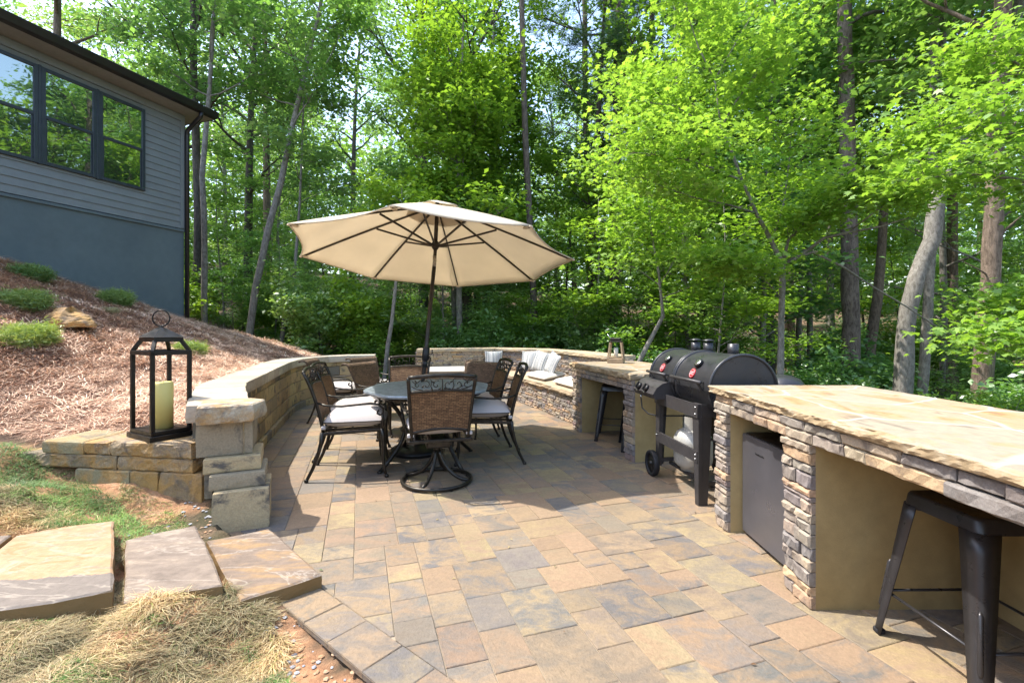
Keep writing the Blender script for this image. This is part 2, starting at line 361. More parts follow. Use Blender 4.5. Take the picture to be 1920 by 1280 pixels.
def bark_mat(name,c1,c2,vs=1.0,bs=.7):
    m,nt,b=new_mat(name); v=coords(nt); st=N(nt,'ShaderNodeVectorMath',operation='MULTIPLY'); nt.links.new(v,st.inputs[0]); st.inputs[1].default_value=(1,1,.28*vs)
    f=noise(nt,st.outputs[0],22,7,.7,.6); g=noise(nt,v,2.2,4)
    c=mixc(nt,ramp(nt,f,[(.38,0),(.6,1)]),c1,c2); c=mixc(nt,1.0,c,ramp(nt,g,[(.3,.75),(.7,1.15)]),'MULTIPLY'); nt.links.new(c,b.inputs['Base Color']); b.inputs['Roughness'].default_value=.92; bump(nt,b,f,bs,.03); return m
M_['barkP']=bark_mat('pine_bark',(.09,.065,.055),(.27,.215,.185)); M_['barkG']=bark_mat('grey_bark',(.17,.15,.125),(.36,.33,.29),1.6,.35); M_['barkD']=bark_mat('dark_bark',(.06,.05,.042),(.15,.125,.10))
M_['barkR']=bark_mat('brown_bark',(.12,.085,.06),(.30,.22,.165))
# ---------------------------------------------------------------- terrain
PATIO=[(-1.62,2.66),(1.2,.30),(2.6,-.85),(3.2,-1.2),(2.55,3.3),(2.0,5),(2.0,7),(1.75,8.3),(.75,9.6),(-.36,10.05),(-1.9,9.65),(-2.65,9.15),(-3.35,8.95),(-3.72,8.35),(-3.72,7.6),(-3.42,6.5),(-3.02,5.3),(-2.70,4.3),(-1.95,3.2),(-1.78,2.95)]
CP=[(-2.35,3.6,.60),(-2.95,4.6,.74),(-3.35,5.5,.77),(-3.8,6.8,.78),(-4.15,8,.78),(-4.1,9,.74),(-3.6,9.6,.55),(-2.7,9.9,.0),
(-2.8,3.12,.17),(-2.35,3.08,.11),(-3.2,3.2,.24),(-2.5,3.5,.52),(-3.1,3.65,.52),(-3.6,3.7,.5),(-2.15,2.95,.05),(-2.6,2.95,.14),(-3.1,3.0,.24),(-3.6,3.2,.36),(-4.4,3.3,.55),(-4.2,2.4,.36),(-3.2,2.2,.2),
(-2.3,2.3,.10),(-1.8,2.2,.07),(-1.5,2.5,-.0),(-1.5,2.0,.075),(-1.7,1.92,.095),(-1.9,1.82,.13),(-2.4,1.65,.15),(-1.22,2.12,.03),(-1.9,1.35,.09),(-1.5,1.5,.05),(-2.6,1.2,.13),(-2.0,1.6,.12),(-1.1,1.9,-.03),(-.7,1.6,-.06),(-1.5,1.2,-.03),(0,.9,-.07),(-3,1.0,.1),(-5,1,.5),(0,-1,-.1),(-2,-1,0),
(-6.64,9.5,1.47),(-7.07,8.2,1.90),(-7.5,6.88,2.33),(-8.1,5,2.85),(-8.9,2.5,3.3),(-9.8,-.5,3.6),(-7,-3,2.2),(-5.2,5.6,1.42),(-5.2,4.2,1.34),(-6.3,6.5,1.82),(-5.0,7.6,1.25),(-5.8,8.6,1.36),(-4.4,5.4,1.10),(-4.5,6.5,1.08),(-6,3.0,1.35),(-6.5,10.3,1.2),(-5.2,10.6,.95),(-4.4,10.9,.55),(-8.5,11,1.3),
(-7,13,.5),(-5,13,.3),(-3,12,-.1),(-9,16,.7),(-3,16,-.2),(0,12.5,-.4),(0,17,-.2),(3,10.5,-.6),(4,6,-.5),(3.5,2,-.4),(4,-1,-.4),(8,10,-1.4),(8,4,-1.2),(15,12,-1.6),(12,18,-1.2),
(0,25,1.5),(-5,22,1.3),(-10,25,2.8),(-20,20,3.5),(-20,35,6),(0,38,4),(12,30,.6),(30,30,2),(20,45,4),(0,60,7),(40,10,-1),(-30,0,4),(-12,-8,3),(10,-8,-.5),(-22,8,3.6),(-14,12,2.2)]
CPa=np.array(CP)
def _k(d): return np.sqrt(d*d+.05)
_A=_k(np.linalg.norm(CPa[:,None,:2]-CPa[None,:,:2],axis=2)); _W=np.linalg.solve(_A+np.eye(len(CP))*1e-6,CPa[:,2])
def inpoly(x,y,P):
    x=np.asarray(x,float);y=np.asarray(y,float); r=np.zeros(x.shape,bool); n=len(P)
    for i in range(n):
        x1,y1=P[i];x2,y2=P[(i+1)%n]
        if y1==y2: continue
        c=((y1>y)!=(y2>y))&(x<(x2-x1)*(y-y1)/(y2-y1)+x1); r^=c
    return r
def vnoise(x,y,s,seed=0):
    g=np.random.default_rng(seed).random((64,64)); u=x/s;v=y/s; i=np.floor(u).astype(int);j=np.floor(v).astype(int);a=u-i;b=v-j;a=a*a*(3-2*a);b=b*b*(3-2*b)
    q=lambda p,r:g[p%64,r%64]
    return (q(i,j)*(1-a)+q(i+1,j)*a)*(1-b)+(q(i,j+1)*(1-a)+q(i+1,j+1)*a)*b-.5
# sod and straw zones
MULCH=[(-2.0,3.35),(-2.75,4.4),(-3.1,5.4),(-3.55,6.7),(-3.9,7.9),(-3.85,8.7),(-3.3,9.5),(-3.6,10.4),(-5.0,12.0),(-6.3,11.4),(-6.7,9.6),(-8.9,3),(-9.2,1.5),(-6.2,2.3),(-4.6,3.35),(-3.75,3.62),(-2.9,3.5)]
SOD=[(-2.3,3.0),(-2.0,3.1),(-3.6,3.5),(-4.8,3.4),(-6.2,2.3),(-6,0),(1.2,0),(1.1,.36),(.22,1.1),(-.55,1.75),(-1.03,2.15),(-1.35,2.4),(-2.2,2.7)]
def tz(x,y,raw=False):
    x=np.asarray(x,float);y=np.asarray(y,float); sh=x.shape; xf=x.ravel();yf=y.ravel(); z=np.zeros(xf.shape)
    for a in range(0,len(xf),20000):
        d=np.sqrt((xf[a:a+20000,None]-CPa[None,:,0])**2+(yf[a:a+20000,None]-CPa[None,:,1])**2); z[a:a+20000]=_k(d)@_W
    r=np.hypot(xf,yf); far=np.clip((r-45)/60,0,1); z=np.clip(z,-3,9)*(1-far)+6*far
    if not raw:
        m=inpoly(xf,yf,MULCH); z=z+np.where(m,vnoise(xf,yf,.33,1)*.075+vnoise(xf,yf,.11,2)*.03,0)
        s=inpoly(xf,yf,SOD); z=z+np.where(s,(np.clip(vnoise(xf,yf,.3,3)*.16,-.02,.09)+vnoise(xf,yf,.09,4)*.02)*np.clip(-((xf+1.62)*.642+(yf-2.66)*.767)/.5,0,1),0)
        rest=~(m|s)&(r>6); z=z+np.where(rest,vnoise(xf,yf,1.3,5)*.18+vnoise(xf,yf,.4,6)*.06,0)
    z=np.where(inpoly(xf,yf,PATIO),-.035,z)
    return z.reshape(sh)
def axis(a,b,near0,near1,fine,coarse):
    L=[];x=near0
    while x<near1: L.append(x); x+=fine
    s=fine; x=near1
    while x<b: L.append(x); s=min(s*1.16,coarse); x+=s
    L.append(b); s=fine; x=near0; P=[]
    while x>a: s=min(s*1.16,coarse); x-=s; P.append(x)
    return np.array(sorted(set(P+L)))
XS=axis(-260,260,-9.4,3.3,.065,14); YS=axis(-120,300,-.6,12.2,.065,14)
gx,gy=np.meshgrid(XS,YS); gz=tz(gx,gy); nxx,nyy=len(XS),len(YS)
Vt=np.stack([gx.ravel(),gy.ravel(),gz.ravel()],1); ii=(np.arange(nyy-1)[:,None]*nxx+np.arange(nxx-1)[None,:]).ravel()
Ft=np.stack([ii,ii+1,ii+nxx+1,ii+nxx],1)
zone=np.zeros((len(Vt),3),'f'); mm=inpoly(Vt[:,0],Vt[:,1],MULCH); ss=inpoly(Vt[:,0],Vt[:,1],SOD); zone[mm,0]=1; zone[ss,1]=1
def ground_mat():
    m,nt,b=new_mat('forest_floor'); v=geo(nt); a=attr(nt); sp=N(nt,'ShaderNodeSeparateColor'); nt.links.new(a,sp.inputs[0])
    fl=ramp(nt,noise(nt,v,5,8,.75),[(.3,(.05,.032,.02)),(.5,(.15,.09,.055)),(.62,(.26,.16,.10)),(.75,(.06,.05,.025))])
    gm=ramp(nt,noise(nt,v,.7,5,.6),[(.45,0),(.62,1)]); fl=mixc(nt,gm,fl,(.035,.06,.018))
    mu=ramp(nt,noise(nt,v,26,8,.75),[(.3,(.07,.03,.018)),(.5,(.20,.10,.06)),(.7,(.34,.19,.12))])
    cl=ramp(nt,noise(nt,v,9,8,.7),[(.28,(.22,.10,.045)),(.5,(.46,.24,.12)),(.7,(.52,.33,.2))])
    c=mixc(nt,sp.outputs[0],fl,mu); c=mixc(nt,sp.outputs[1],c,cl); nt.links.new(c,b.inputs['Base Color']); b.inputs['Roughness'].default_value=.97
    ad=N(nt,'ShaderNodeMath',operation='ADD'); nt.links.new(noise(nt,v,30,8,.75),ad.inputs[0]); nt.links.new(noise(nt,v,7,4,.6),ad.inputs[1]); bump(nt,b,ad.outputs[0],.8,.03); return m
M_['ground']=ground_mat()
tag(mesh_np('ground',Vt,Ft,M_['ground'],zone,smooth=True),kind='structure')
# ---------------------------------------------------------------- patio
def clip(poly,px,py,nx,ny):
    "keep the side n.(p-P)>=0"
    out=[];n=len(poly)
    for i in range(n):
        a=poly[i];b=poly[(i+1)%n]; da=(a[0]-px)*nx+(a[1]-py)*ny; db=(b[0]-px)*nx+(b[1]-py)*ny
        if da>=0: out.append(a)
        if (da>=0)!=(db>=0): t=da/(da-db); out.append((a[0]+(b[0]-a[0])*t,a[1]+(b[1]-a[1])*t))
    return out
PC=[((.345,.245,.150),5),((.37,.265,.16),5),((.315,.225,.14),3),((.265,.22,.17),3),((.385,.295,.165),2),((.345,.235,.145),3),((.295,.23,.16),2)]
PD=[((.17,.16,.15),4),((.215,.19,.16),3),((.42,.32,.165),2),((.38,.255,.15),3),((.25,.20,.145),3)]
def pick(L): return random.choices([c for c,_ in L],[w for _,w in L])[0]
def jc(c,a=.08): k=1+random.uniform(-a,a); return tuple(x*k*(1+random.uniform(-.03,.03)) for x in c)
pm=MB()
def paver(poly,z=0.0,gap=.0009,ch=.0038):
    n=len(poly)
    if n<3: return
    A=sum(poly[i][0]*poly[(i+1)%n][1]-poly[(i+1)%n][0]*poly[i][1] for i in range(n))/2
    if abs(A)<.0012: return
    if A<0: poly=poly[::-1]
    def inset(d):
        P=poly
        for i in range(n):
            a=poly[i];b=poly[(i+1)%n]; L=math.hypot(b[0]-a[0],b[1]-a[1])
            if L<1e-6: continue
            nx,ny=-(b[1]-a[1])/L,(b[0]-a[0])/L; P=clip(P,a[0]+nx*d,a[1]+ny*d,nx,ny)
            if len(P)<3: return None
        return P
    P0=inset(gap+random.uniform(0,.0012)); P1=inset(gap+ch)
    if not P0 or not P1 or len(P0)!=len(P1): return
    k=len(P0); zz=z+random.uniform(-.0015,.0015); tx,ty=random.uniform(-.006,.006),random.uniform(-.006,.006); cx,cy=poly[0]
    vs=[(x,y,zz-.03) for x,y in P0]+[(x,y,zz-.003) for x,y in P0]+[(x,y,zz+(x-cx)*tx+(y-cy)*ty) for x,y in P1]
    fs=[(l*k+i,l*k+(i+1)%k,(l+1)*k+(i+1)%k,(l+1)*k+i) for l in(0,1) for i in range(k)]+[tuple(2*k+i for i in range(k))]
    pm.add(vs,fs,col=jc(pick(PC)),col2=jc(pick(PD)))
E0=Vector((-1.62,2.66)); E1=Vector((1.2,.30)); ed=(E1-E0).normalized(); en=Vector((-ed.y,ed.x))   # edge beside the dirt, n points into the patio
if en.y<0: en=-en
BW=.19; s=-.35; k=0
while s<3.8:
    L=[.30,.20,.26,.20][k%4]; a=E0+ed*s; b=E0+ed*(s+L); q=[a,b,b+en*BW,a+en*BW]; paver([(p.x,p.y) for p in q],z=.002); s+=L;k+=1
AR=radians(18); ux,uy=cos(AR),sin(AR); U=.086; NG=140; occ=np.zeros((NG,NG),bool); tid=np.zeros((NG,NG),int); tcount=0; ox,oy=-5.5,-3.0
def w(i,j): a=(i-30)*U;b=(j-10)*U; return (-1+a*ux-b*uy, .2+a*uy+b*ux)
PINT=[(x,y) for x,y in PATIO]
for j in range(NG):
    for i in range(NG):
        if occ[i,j]: continue
        cx,cy=w(i+1,j+1)
        if not (-4.4<cx<3.6 and -1.3<cy<10.6): continue
        best=None
        for (a,b) in [(3,3),(3,2),(2,2),(3,4),(2,3),(4,3),(2,1),(1,2),(1,1)]:
            if i+a>NG or j+b>NG or occ[i:i+a,j:j+b].any(): continue
            sc_=random.random()*2.2+(0 if a*b>=9 else .35 if a*b==6 else .9 if a*b==4 else 6)
            if i+a<NG and not occ[i+a,j] and i+a+1<NG and occ[i+a+1,j]: sc_+=5
            if j>0 and i+a<NG and tid[i+a-1,j-1]!=tid[i+a,j-1]: sc_+=1.6
            if i>0 and j+b<NG and tid[i-1,j+b-1]!=tid[i-1,j+b] : sc_+=1.5
            if best is None or sc_<best[0]: best=(sc_,a,b)
        _,a,b=best; tcount+=1; tid[i:i+a,j:j+b]=tcount
        occ[i:i+a,j:j+b]=True
        P=[w(i,j),w(i+a,j),w(i+a,j+b),w(i,j+b)]; mx=sum(p[0] for p in P)/4;my=sum(p[1] for p in P)/4
        ib=E0+en*(BW+.002); P2=clip(P,ib.x,ib.y,en.x,en.y)
        if len(P2)<3: continue
        if not bool(inpoly(np.array([mx]),np.array([my]),PINT)[0]) and (mx-ib.x)*en.x+(my-ib.y)*en.y>.1: continue
        paver(P2)
patio=pm.build('patio',M_['paver']); tag(patio,kind='structure')
sb=MB(); xs=[p for p in PATIO]
sb.v=[(x,y,-.0055) for x,y in PATIO]; sb.f=[list(range(len(PATIO)))[::-1]]; sb.c=[(1,1,1)]*len(PATIO); sb.c2=sb.c[:]; sb.mi=[0]; sb.sm=[False]
o=sb.build('patio_joint_bed',M_['sand']); tag(o,kind='structure')
if o.data.polygons[0].normal.z<0: o.data.flip_normals()
# ---------------------------------------------------------------- retaining wall
BC=[((.47,.35,.17),4),((.43,.31,.16),3),((.52,.39,.19),2),((.34,.26,.15),2),((.21,.18,.14),1)]
def resample(P,step):
    P=[Vector(p) for p in P]; out=[P[0]];
    # smooth with catmull-rom
    Q=[]
    for i in range(len(P)-1):
        p0=P[max(i-1,0)];p1=P[i];p2=P[i+1];p3=P[min(i+2,len(P)-1)]
        for t in np.linspace(0,1,12,endpoint=False):
            Q.append(.5*((2*p1)+(-p0+p2)*t+(2*p0-5*p1+4*p2-p3)*t*t+(-p0+3*p1-3*p2+p3)*t**3))
    Q.append(P[-1]); return Q
def along(Q):
    d=[0]
    for i in range(1,len(Q)): d.append(d[-1]+(Q[i]-Q[i-1]).length)
    def at(s):
        s=min(max(s,0),d[-1]-1e-6); i=max(k for k in range(len(d)-1) if d[k]<=s) if s>0 else 0
        t=(s-d[i])/(d[i+1]-d[i]) ; return Q[i].lerp(Q[i+1],t)
    return at,d[-1]
WQ=[Vector(p) for p in [(-1.80,3.14)]]+resample([(-2.5,4.3),(-2.82,5.3),(-3.2,6.5),(-3.48,7.5),(-3.48,8.25),(-3.17,8.72),(-2.6,8.88)],.3)
wat,WL=along(WQ)
rw=thing('retaining_wall','curved tan and charcoal block retaining wall with pale cap holding back the straw slope','wall',(-2.5,6,0))
def P2L(o,p): return p  # world -> local handled by inverse offset below
def child(mb,name,mat,par,**k):
    "parts are modelled in world coordinates, then set relative to the parent"
    ob=mb.build(name,mat,par,**k); ob.matrix_parent_inverse=Matrix.LocRotScale(par.location,par.rotation_euler,par.scale).inverted(); return ob
mb=MB(); zc=[-.02,.10,.27,.44,.61,.685]
mb_toe=MB()
def strip_backing(mb,at,L,z0,z1,off0,off1,step=.2,col=(.1,.1,.1)):
    n=int(L/step)+1; vs=[];fs=[]
    for i in range(n+1):
        p=at(L*i/n); q=at(min(L*i/n+.05,L)); q0=at(max(L*i/n-.05,0)); t=(q-q0).normalized(); nn=Vector((t.y,-t.x))
        for (o_,z) in((off0,z0),(off0,z1),(off1,z1),(off1,z0)): pp=p+nn*o_; vs.append((pp.x,pp.y,z))
    for i in range(n):
        for j in range(4): fs.append((i*4+j,i*4+(j+1)%4,i*4+4+(j+1)%4,i*4+4+j))
    fs+= [(0,1,2,3),(n*4+3,n*4+2,n*4+1,n*4)]
    mb.add(vs,fs,col=col)
# inward normal = right of travel direction (towards the patio)
for ci in range(5):
    z0,z1=zc[ci],zc[ci+1]; s=random.uniform(-.2,0) if ci else 0; s=max(s,0)
    while s<WL-.02:
        L=random.choice([.30,.42,.42,.24]) if ci else .30
        if ci==0: L=.3
        e=min(s+L,WL)
        if WL-e<.12: e=WL
        a=wat(s);b=wat(e); t=(b-a); ln=t.length
        if ln<.03: s=e; continue
        t.normalize(); nn=Vector((t.y,-t.x)); pr=.05 if ci==0 else .022-.004*ci
        O=(a.x,a.y,z0+.002)
        c=jc(pick(BC),.12)
        mb.stone(O,(t.x,t.y,0),(0,0,1),(nn.x,nn.y,0),ln-.003,z1-z0-.004,pr+random.uniform(0,.006),c,jit=.004,ch=.007,nx=3,ny=1,rag=.002); s=e
strip_backing(mb,lambda s:wat(max(s,.3)),WL,-.05,.684,-.012,-.30,col=(.2,.17,.12))
child(mb,'block_courses',M_['block'],rw)
cb=MB(); s=.0
capc=[(.56,.48,.36),(.6,.52,.40),(.5,.42,.31)]
while s<WL-.05:
    L=.36; e=s+L
    if WL-e<.15: e=WL
    def nrm(x): q=wat(min(x+.05,WL));r=wat(max(x-.05,0)); t=(q-r).normalized(); return Vector((t.y,-t.x))
    a,b=wat(s),wat(e); na,nb=nrm(s),nrm(e)
    if s<.01: na=Vector((.93,.3)).normalized()
    q=[a+na*.045,b+nb*.045,b-nb*.33,a-na*.33]; cb.slab([(p.x,p.y) for p in q],.687,.80+random.uniform(-.002,.002),ch=.006,jit=.003,step=.09,col=jc(random.choice(capc),.06)); s=e
M_['cap']=stone_mat('cap_stone',(.34,.3,.24),(.5,.72),5,.4,.006,30)
child(cb,'wall_cap',M_['cap'],rw)
# end pier with its stepped blocks, facing the steps
pb=MB(); an=radians(25); d=Vector((cos(an),sin(an))); nb_=Vector((sin(an),-cos(an)))
def pblock(pxl,pxr,Yl,z0,z1,dep,col,bev=.007):
    xl=X_at(pxl,Yl); r=(pxr-960)/CF; ww=(r*Yl-xl)/(cos(an)-r*sin(an)); O=Vector((xl,Yl)); c=O+d*ww/2-nb_*dep/2
    q=[O,O+d*ww,O+d*ww-nb_*dep,O-nb_*dep]; pb.slab([(p.x,p.y) for p in q],z0,z1-.003,ch=bev,jit=.0025,step=.05,col=col)
pblock(397,505,2.95,-.03,.262,.34,(.60,.46,.26)); pblock(391,497,2.985,.264,.362,.34,(.42,.34,.22)); pblock(381,489,3.01,.364,.462,.36,(.58,.44,.24))
pblock(367,474,3.035,.464,.685,.42,(.36,.29,.19)); pblock(383,398,3.03,.20,.42,.3,(.30,.25,.17))
child(pb,'pier_blocks',M_['block'],rw)
pc=MB(); a=Vector(G(367,765,.80)); b=Vector(G(475,758,.80)); dd=(b-a).normalized(); n2=Vector((-dd.y,dd.x))
k1=Vector((-2.46,4.20)); k2=wat(.55)-Vector((.35,0))
q=[a,b,Vector((-1.74,3.32)),wat(.25)+Vector((.06,.02)),wat(.25)-Vector((.33,.1)),a+n2*.3]
pc.slab([(p.x,p.y) for p in q],.689,.804,ch=.012,jit=.007,step=.035,col=(.55,.46,.33)); child(pc,'end_cap',M_['rough'],rw)
# ---------------------------------------------------------------- low stone wall by the steps
lw=thing('low_stone_wall','low wall of rough golden stones with a stepped top below the straw slope','wall',(-2.8,3.3,.1))
A0=Vector((-2.06,3.13)); B0=Vector((-3.60,3.36)); lt=(B0-A0).normalized(); ln_=Vector((lt.y,-lt.x))
if ln_.y>0: ln_=-ln_
def lpos(px): # distance along the face for an image column
    r=(px-960)/CF; return (A0.x-r*A0.y)/(r*lt.y-lt.x)
lm=MB(); LC={'a':(.36,.31,.18),'b':(.40,.30,.18),'c':(.44,.33,.2),'d':(.33,.26,.16),'e':(.40,.27,.12),'f':(.34,.245,.14)}
for (x0,x1,z0,z1,c,dep) in [(140,243,.10,.325,'a',.26),(243,295,.08,.325,'e',.3),(295,379,.05,.325,'f',.34),(36,218,.328,.422,'d',.36),(218,359,.328,.422,'c',.34),(79,157,.425,.513,'a',.36),(157,205,.425,.515,'b',.36),(205,359,.425,.527,'c',.36)]:
    s1,s0=lpos(x0),lpos(x1); a=A0+lt*s0; L=s1-s0-.004; smooth=c=='a'
    off=random.uniform(-.008,.008)
    q=[a+ln_*off,a+lt*L+ln_*off,a+lt*L-ln_*(dep),a-ln_*dep]
    lm.slab([(p.x,p.y) for p in q],z0,z1,ch=.012,jit=.003 if smooth else .011,step=.025 if not smooth else .08,col=LC[c])
child(lm,'rough_stone_courses',M_['rough'],lw)
# ---------------------------------------------------------------- stone steps
def stepslab(name,label,pts,z1,th,col):
    P=[G(x,y,z1) for x,y in pts]; mb=MB(); cx=sum(p[0] for p in P)/len(P); cy=sum(p[1] for p in P)/len(P)
    mb.slab([(p[0]-cx,p[1]-cy) for p in P],-th,0,ch=.01,jit=.0035,step=.06,col=col)
    o=mb.build('step_slab',slabmat(col)); o.location=(cx,cy,z1); tag(o,label,'stepping stone',group='flat stone steps beside the patio')
def slabmat(col):
    m,nt,b=new_mat('sandstone'); v=geo(nt); st=N(nt,'ShaderNodeVectorMath',operation='MULTIPLY'); nt.links.new(v,st.inputs[0]); st.inputs[1].default_value=(1,3.2,5)
    f=noise(nt,st.outputs[0],2.2,7,.62,1.6)
    if col[0]>.45: c=ramp(nt,f,[(.34,(.36,.26,.19)),(.41,(.50,.32,.18)),(.48,(.56,.33,.165)),(.56,(.56,.375,.22)),(.64,(.54,.27,.11)),(.72,(.50,.36,.24))])
    elif col[2]>.2: c=ramp(nt,f,[(.36,(.23,.175,.135)),(.52,(.31,.24,.185)),(.6,(.35,.27,.20)),(.64,(.44,.35,.26)),(.67,(.31,.235,.18))])
    else: c=ramp(nt,f,[(.38,(.21,.155,.115)),(.5,(.28,.205,.15)),(.57,(.36,.235,.13)),(.66,(.42,.265,.12)),(.7,(.28,.205,.145))])
    if col[0]>.45:
        sv=N(nt,'ShaderNodeSeparateXYZ'); nt.links.new(v,sv.inputs[0]); ad=N(nt,'ShaderNodeMath',operation='MULTIPLY_ADD'); nt.links.new(noise(nt,v,5,6,.7),ad.inputs[0]); ad.inputs[1].default_value=.16; nt.links.new(sv.outputs['Y'],ad.inputs[2])
        mr=N(nt,'ShaderNodeMath',operation='MULTIPLY_ADD'); nt.links.new(sv.outputs['X'],mr.inputs[0]); mr.inputs[1].default_value=-.13; nt.links.new(ad.outputs[0],mr.inputs[2])
        ls=N(nt,'ShaderNodeMath',operation='LESS_THAN'); nt.links.new(mr.outputs[0],ls.inputs[0]); ls.inputs[1].default_value=2.46; c=mixc(nt,ls.outputs[0],c,(.25,.205,.17))
    ve_=ramp(nt,noise(nt,st.outputs[0],1.3,5,.6,.8),[(.485,0),(.497,.55),(.505,.55),(.517,0)]); c=mixc(nt,ve_,c,(.52,.44,.35))
    fi=ramp(nt,noise(nt,v,26,8,.75),[(.28,.62),(.72,.98)]); c=mixc(nt,1.0,c,fi,'MULTIPLY')
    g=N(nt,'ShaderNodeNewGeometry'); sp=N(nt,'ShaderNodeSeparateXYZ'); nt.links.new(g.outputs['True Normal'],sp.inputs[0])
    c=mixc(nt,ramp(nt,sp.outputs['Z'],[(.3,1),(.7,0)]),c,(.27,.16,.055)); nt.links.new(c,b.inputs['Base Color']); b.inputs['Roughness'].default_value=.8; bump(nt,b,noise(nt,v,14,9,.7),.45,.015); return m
stepslab('s','mauve brown flagstone step touching the pavers, below the end of the block wall',[(386,1013),(440,1003),(504,990),(528,1008),(566,1043),(603,1076),(540,1098),(449,1126),(425,1085)],.07,.13,(.36,.27,.15))
stepslab('s','grey purple flagstone step, middle one of the row beside the dry grass',[(234,1012),(290,998),(367,984),(388,1020),(419,1096),(330,1110),(232,1128)],.125,.16,(.33,.27,.25))
stepslab('s','large peach orange flagstone step with a grey band along its lower edge',[(27,1004),(120,986),(214,975),(215,1040),(212,1106),(100,1128),(-60,1150),(-130,1120),(-30,1050)],.185,.2,(.6,.44,.3))
stepslab('s','grey brown flagstone step at the far left, cut off by the picture edge',[(-160,1040),(-60,1006),(24,1001),(-34,1046),(-135,1116),(-300,1100)],.20,.2,(.34,.26,.24))
# ---------------------------------------------------------------- house
HX,HYY=-6.64,9.5; ht=Vector((-.313,-.95)).normalized(); hn=Vector((.95,-.313)).normalized()   # t runs towards the camera, n faces the patio
def Hs(px): r=(px-960)/CF; return (HX-r*HYY)/(r*ht.y-ht.x)
def HP(s,o=0): p=Vector((HX,HYY))+ht*s+hn*o; return p
hs=thing('house','grey lap sided house on a blue grey painted foundation, black gutter and windows','house',(-8,7,0))
Z_F,Z_S=3.29,5.60; SL=10.5; DEP=9.0
M0=Matrix(((ht.x,hn.x,0,HX),(ht.y,hn.y,0,HYY),(0,0,1,0),(0,0,0,1)))   # local x along wall, y outwards
fm=MB(); fm.box((SL/2,-DEP/2,1.3),(SL,DEP,3.92),M=M0)
fm.box((SL/2,.008,Z_F-.02),(SL,.05,.05),M=M0,b=.006)
child(fm,'foundation_wall',M_['found'],hs)
sm=MB(); nb=int(round((Z_S-.13-Z_F-.05)/.129)); hgt=(Z_S-.13-Z_F-.03)/nb
for side in range(2):
    for i in range(nb):
        z=Z_F+.02+i*hgt
        if side==0: vs=[(-.0,.022,z),(SL,.022,z),(SL,.006,z+hgt),(0,.006,z+hgt),(0,0,z),(SL,0,z)]; sm.add(vs,[(0,3,2,1),(0,1,5,4)],M=M0)
        else: vs=[(-.022,0,z),(-.022,-DEP,z),(-.006,-DEP,z+hgt),(-.006,0,z+hgt),(0,0,z),(0,-DEP,z)]; sm.add(vs,[(0,1,2,3),(0,4,5,1)],M=M0)
sm.box((SL/2,-DEP/2,(Z_F+Z_S)/2+.02),(SL-.01,DEP-.01,Z_S-Z_F),M=M0); sm.box((SL/2,.018,Z_S-.07),(SL,.03,.13),M=M0,b=.004)
sm.box((.045,.016,(Z_F+Z_S)/2-.05),(.09,.028,Z_S-Z_F-.16),M=M0,b=.003)
child(sm,'siding',M_['siding'],hs)
OV=.41; EE=.32
so=MB(); so.box((SL/2-EE/2,OV/2-.0,Z_S+.012),(SL+EE,OV,.02),M=M0); so.box((-EE/2,-DEP/2,Z_S+.012),(EE,DEP,.02),M=M0)
child(so,'soffit',M_['soffit'],hs)
gt=MB(); 
prof=[(OV,Z_S+.0),(OV+.085,Z_S+.02),(OV+.105,Z_S+.07),(OV+.125,Z_S+.12),(OV+.125,Z_S+.135),(OV,Z_S+.135)]
vs=[(x,p[0],p[1]) for x in(-EE-.02,SL) for p in prof]; n=len(prof)
gt.add(vs,[(i,(i+1)%n,n+(i+1)%n,n+i) for i in range(n)]+[tuple(range(n))[::-1],tuple(range(n,2*n))],M=M0)
gt.box((-EE-.005,-DEP/2+OV/2,Z_S+.07),(.03,DEP+OV,.14),M=M0)
child(gt,'gutter',M_['gutter'],hs)
rf=MB(); z0=Z_S+.15; sl=.30
vs=[(-EE-.03,OV+.10,z0-.02),(SL+1,OV+.10,z0-.02),(SL+1,-4.5,z0+4.9*sl*1.0),(3.0,-4.5,z0+4.9*sl),(-EE-.03,-DEP-.4,z0-.02),(SL+1,-DEP-.4,z0-.02)]
rf.add(vs,[(0,1,2,3),(0,3,4),(3,2,5,4),(0,4,5,1)],M=M0); child(rf,'roof',M_['shingle'],hs)
dp=MB(); pts=[(-.02,OV+.04,Z_S+.02),(-.02,OV+.02,Z_S-.07),(-.02,.22,Z_S-.20),(-.02,.075,Z_S-.30),(-.02,.06,Z_S-.42),(-.02,.06,1.2)]
dp.tube([M0@Vector(p) for p in pts],.042,n=10); child(dp,'downspout',M_['gutter'],hs)
WT,WB=5.375,3.86
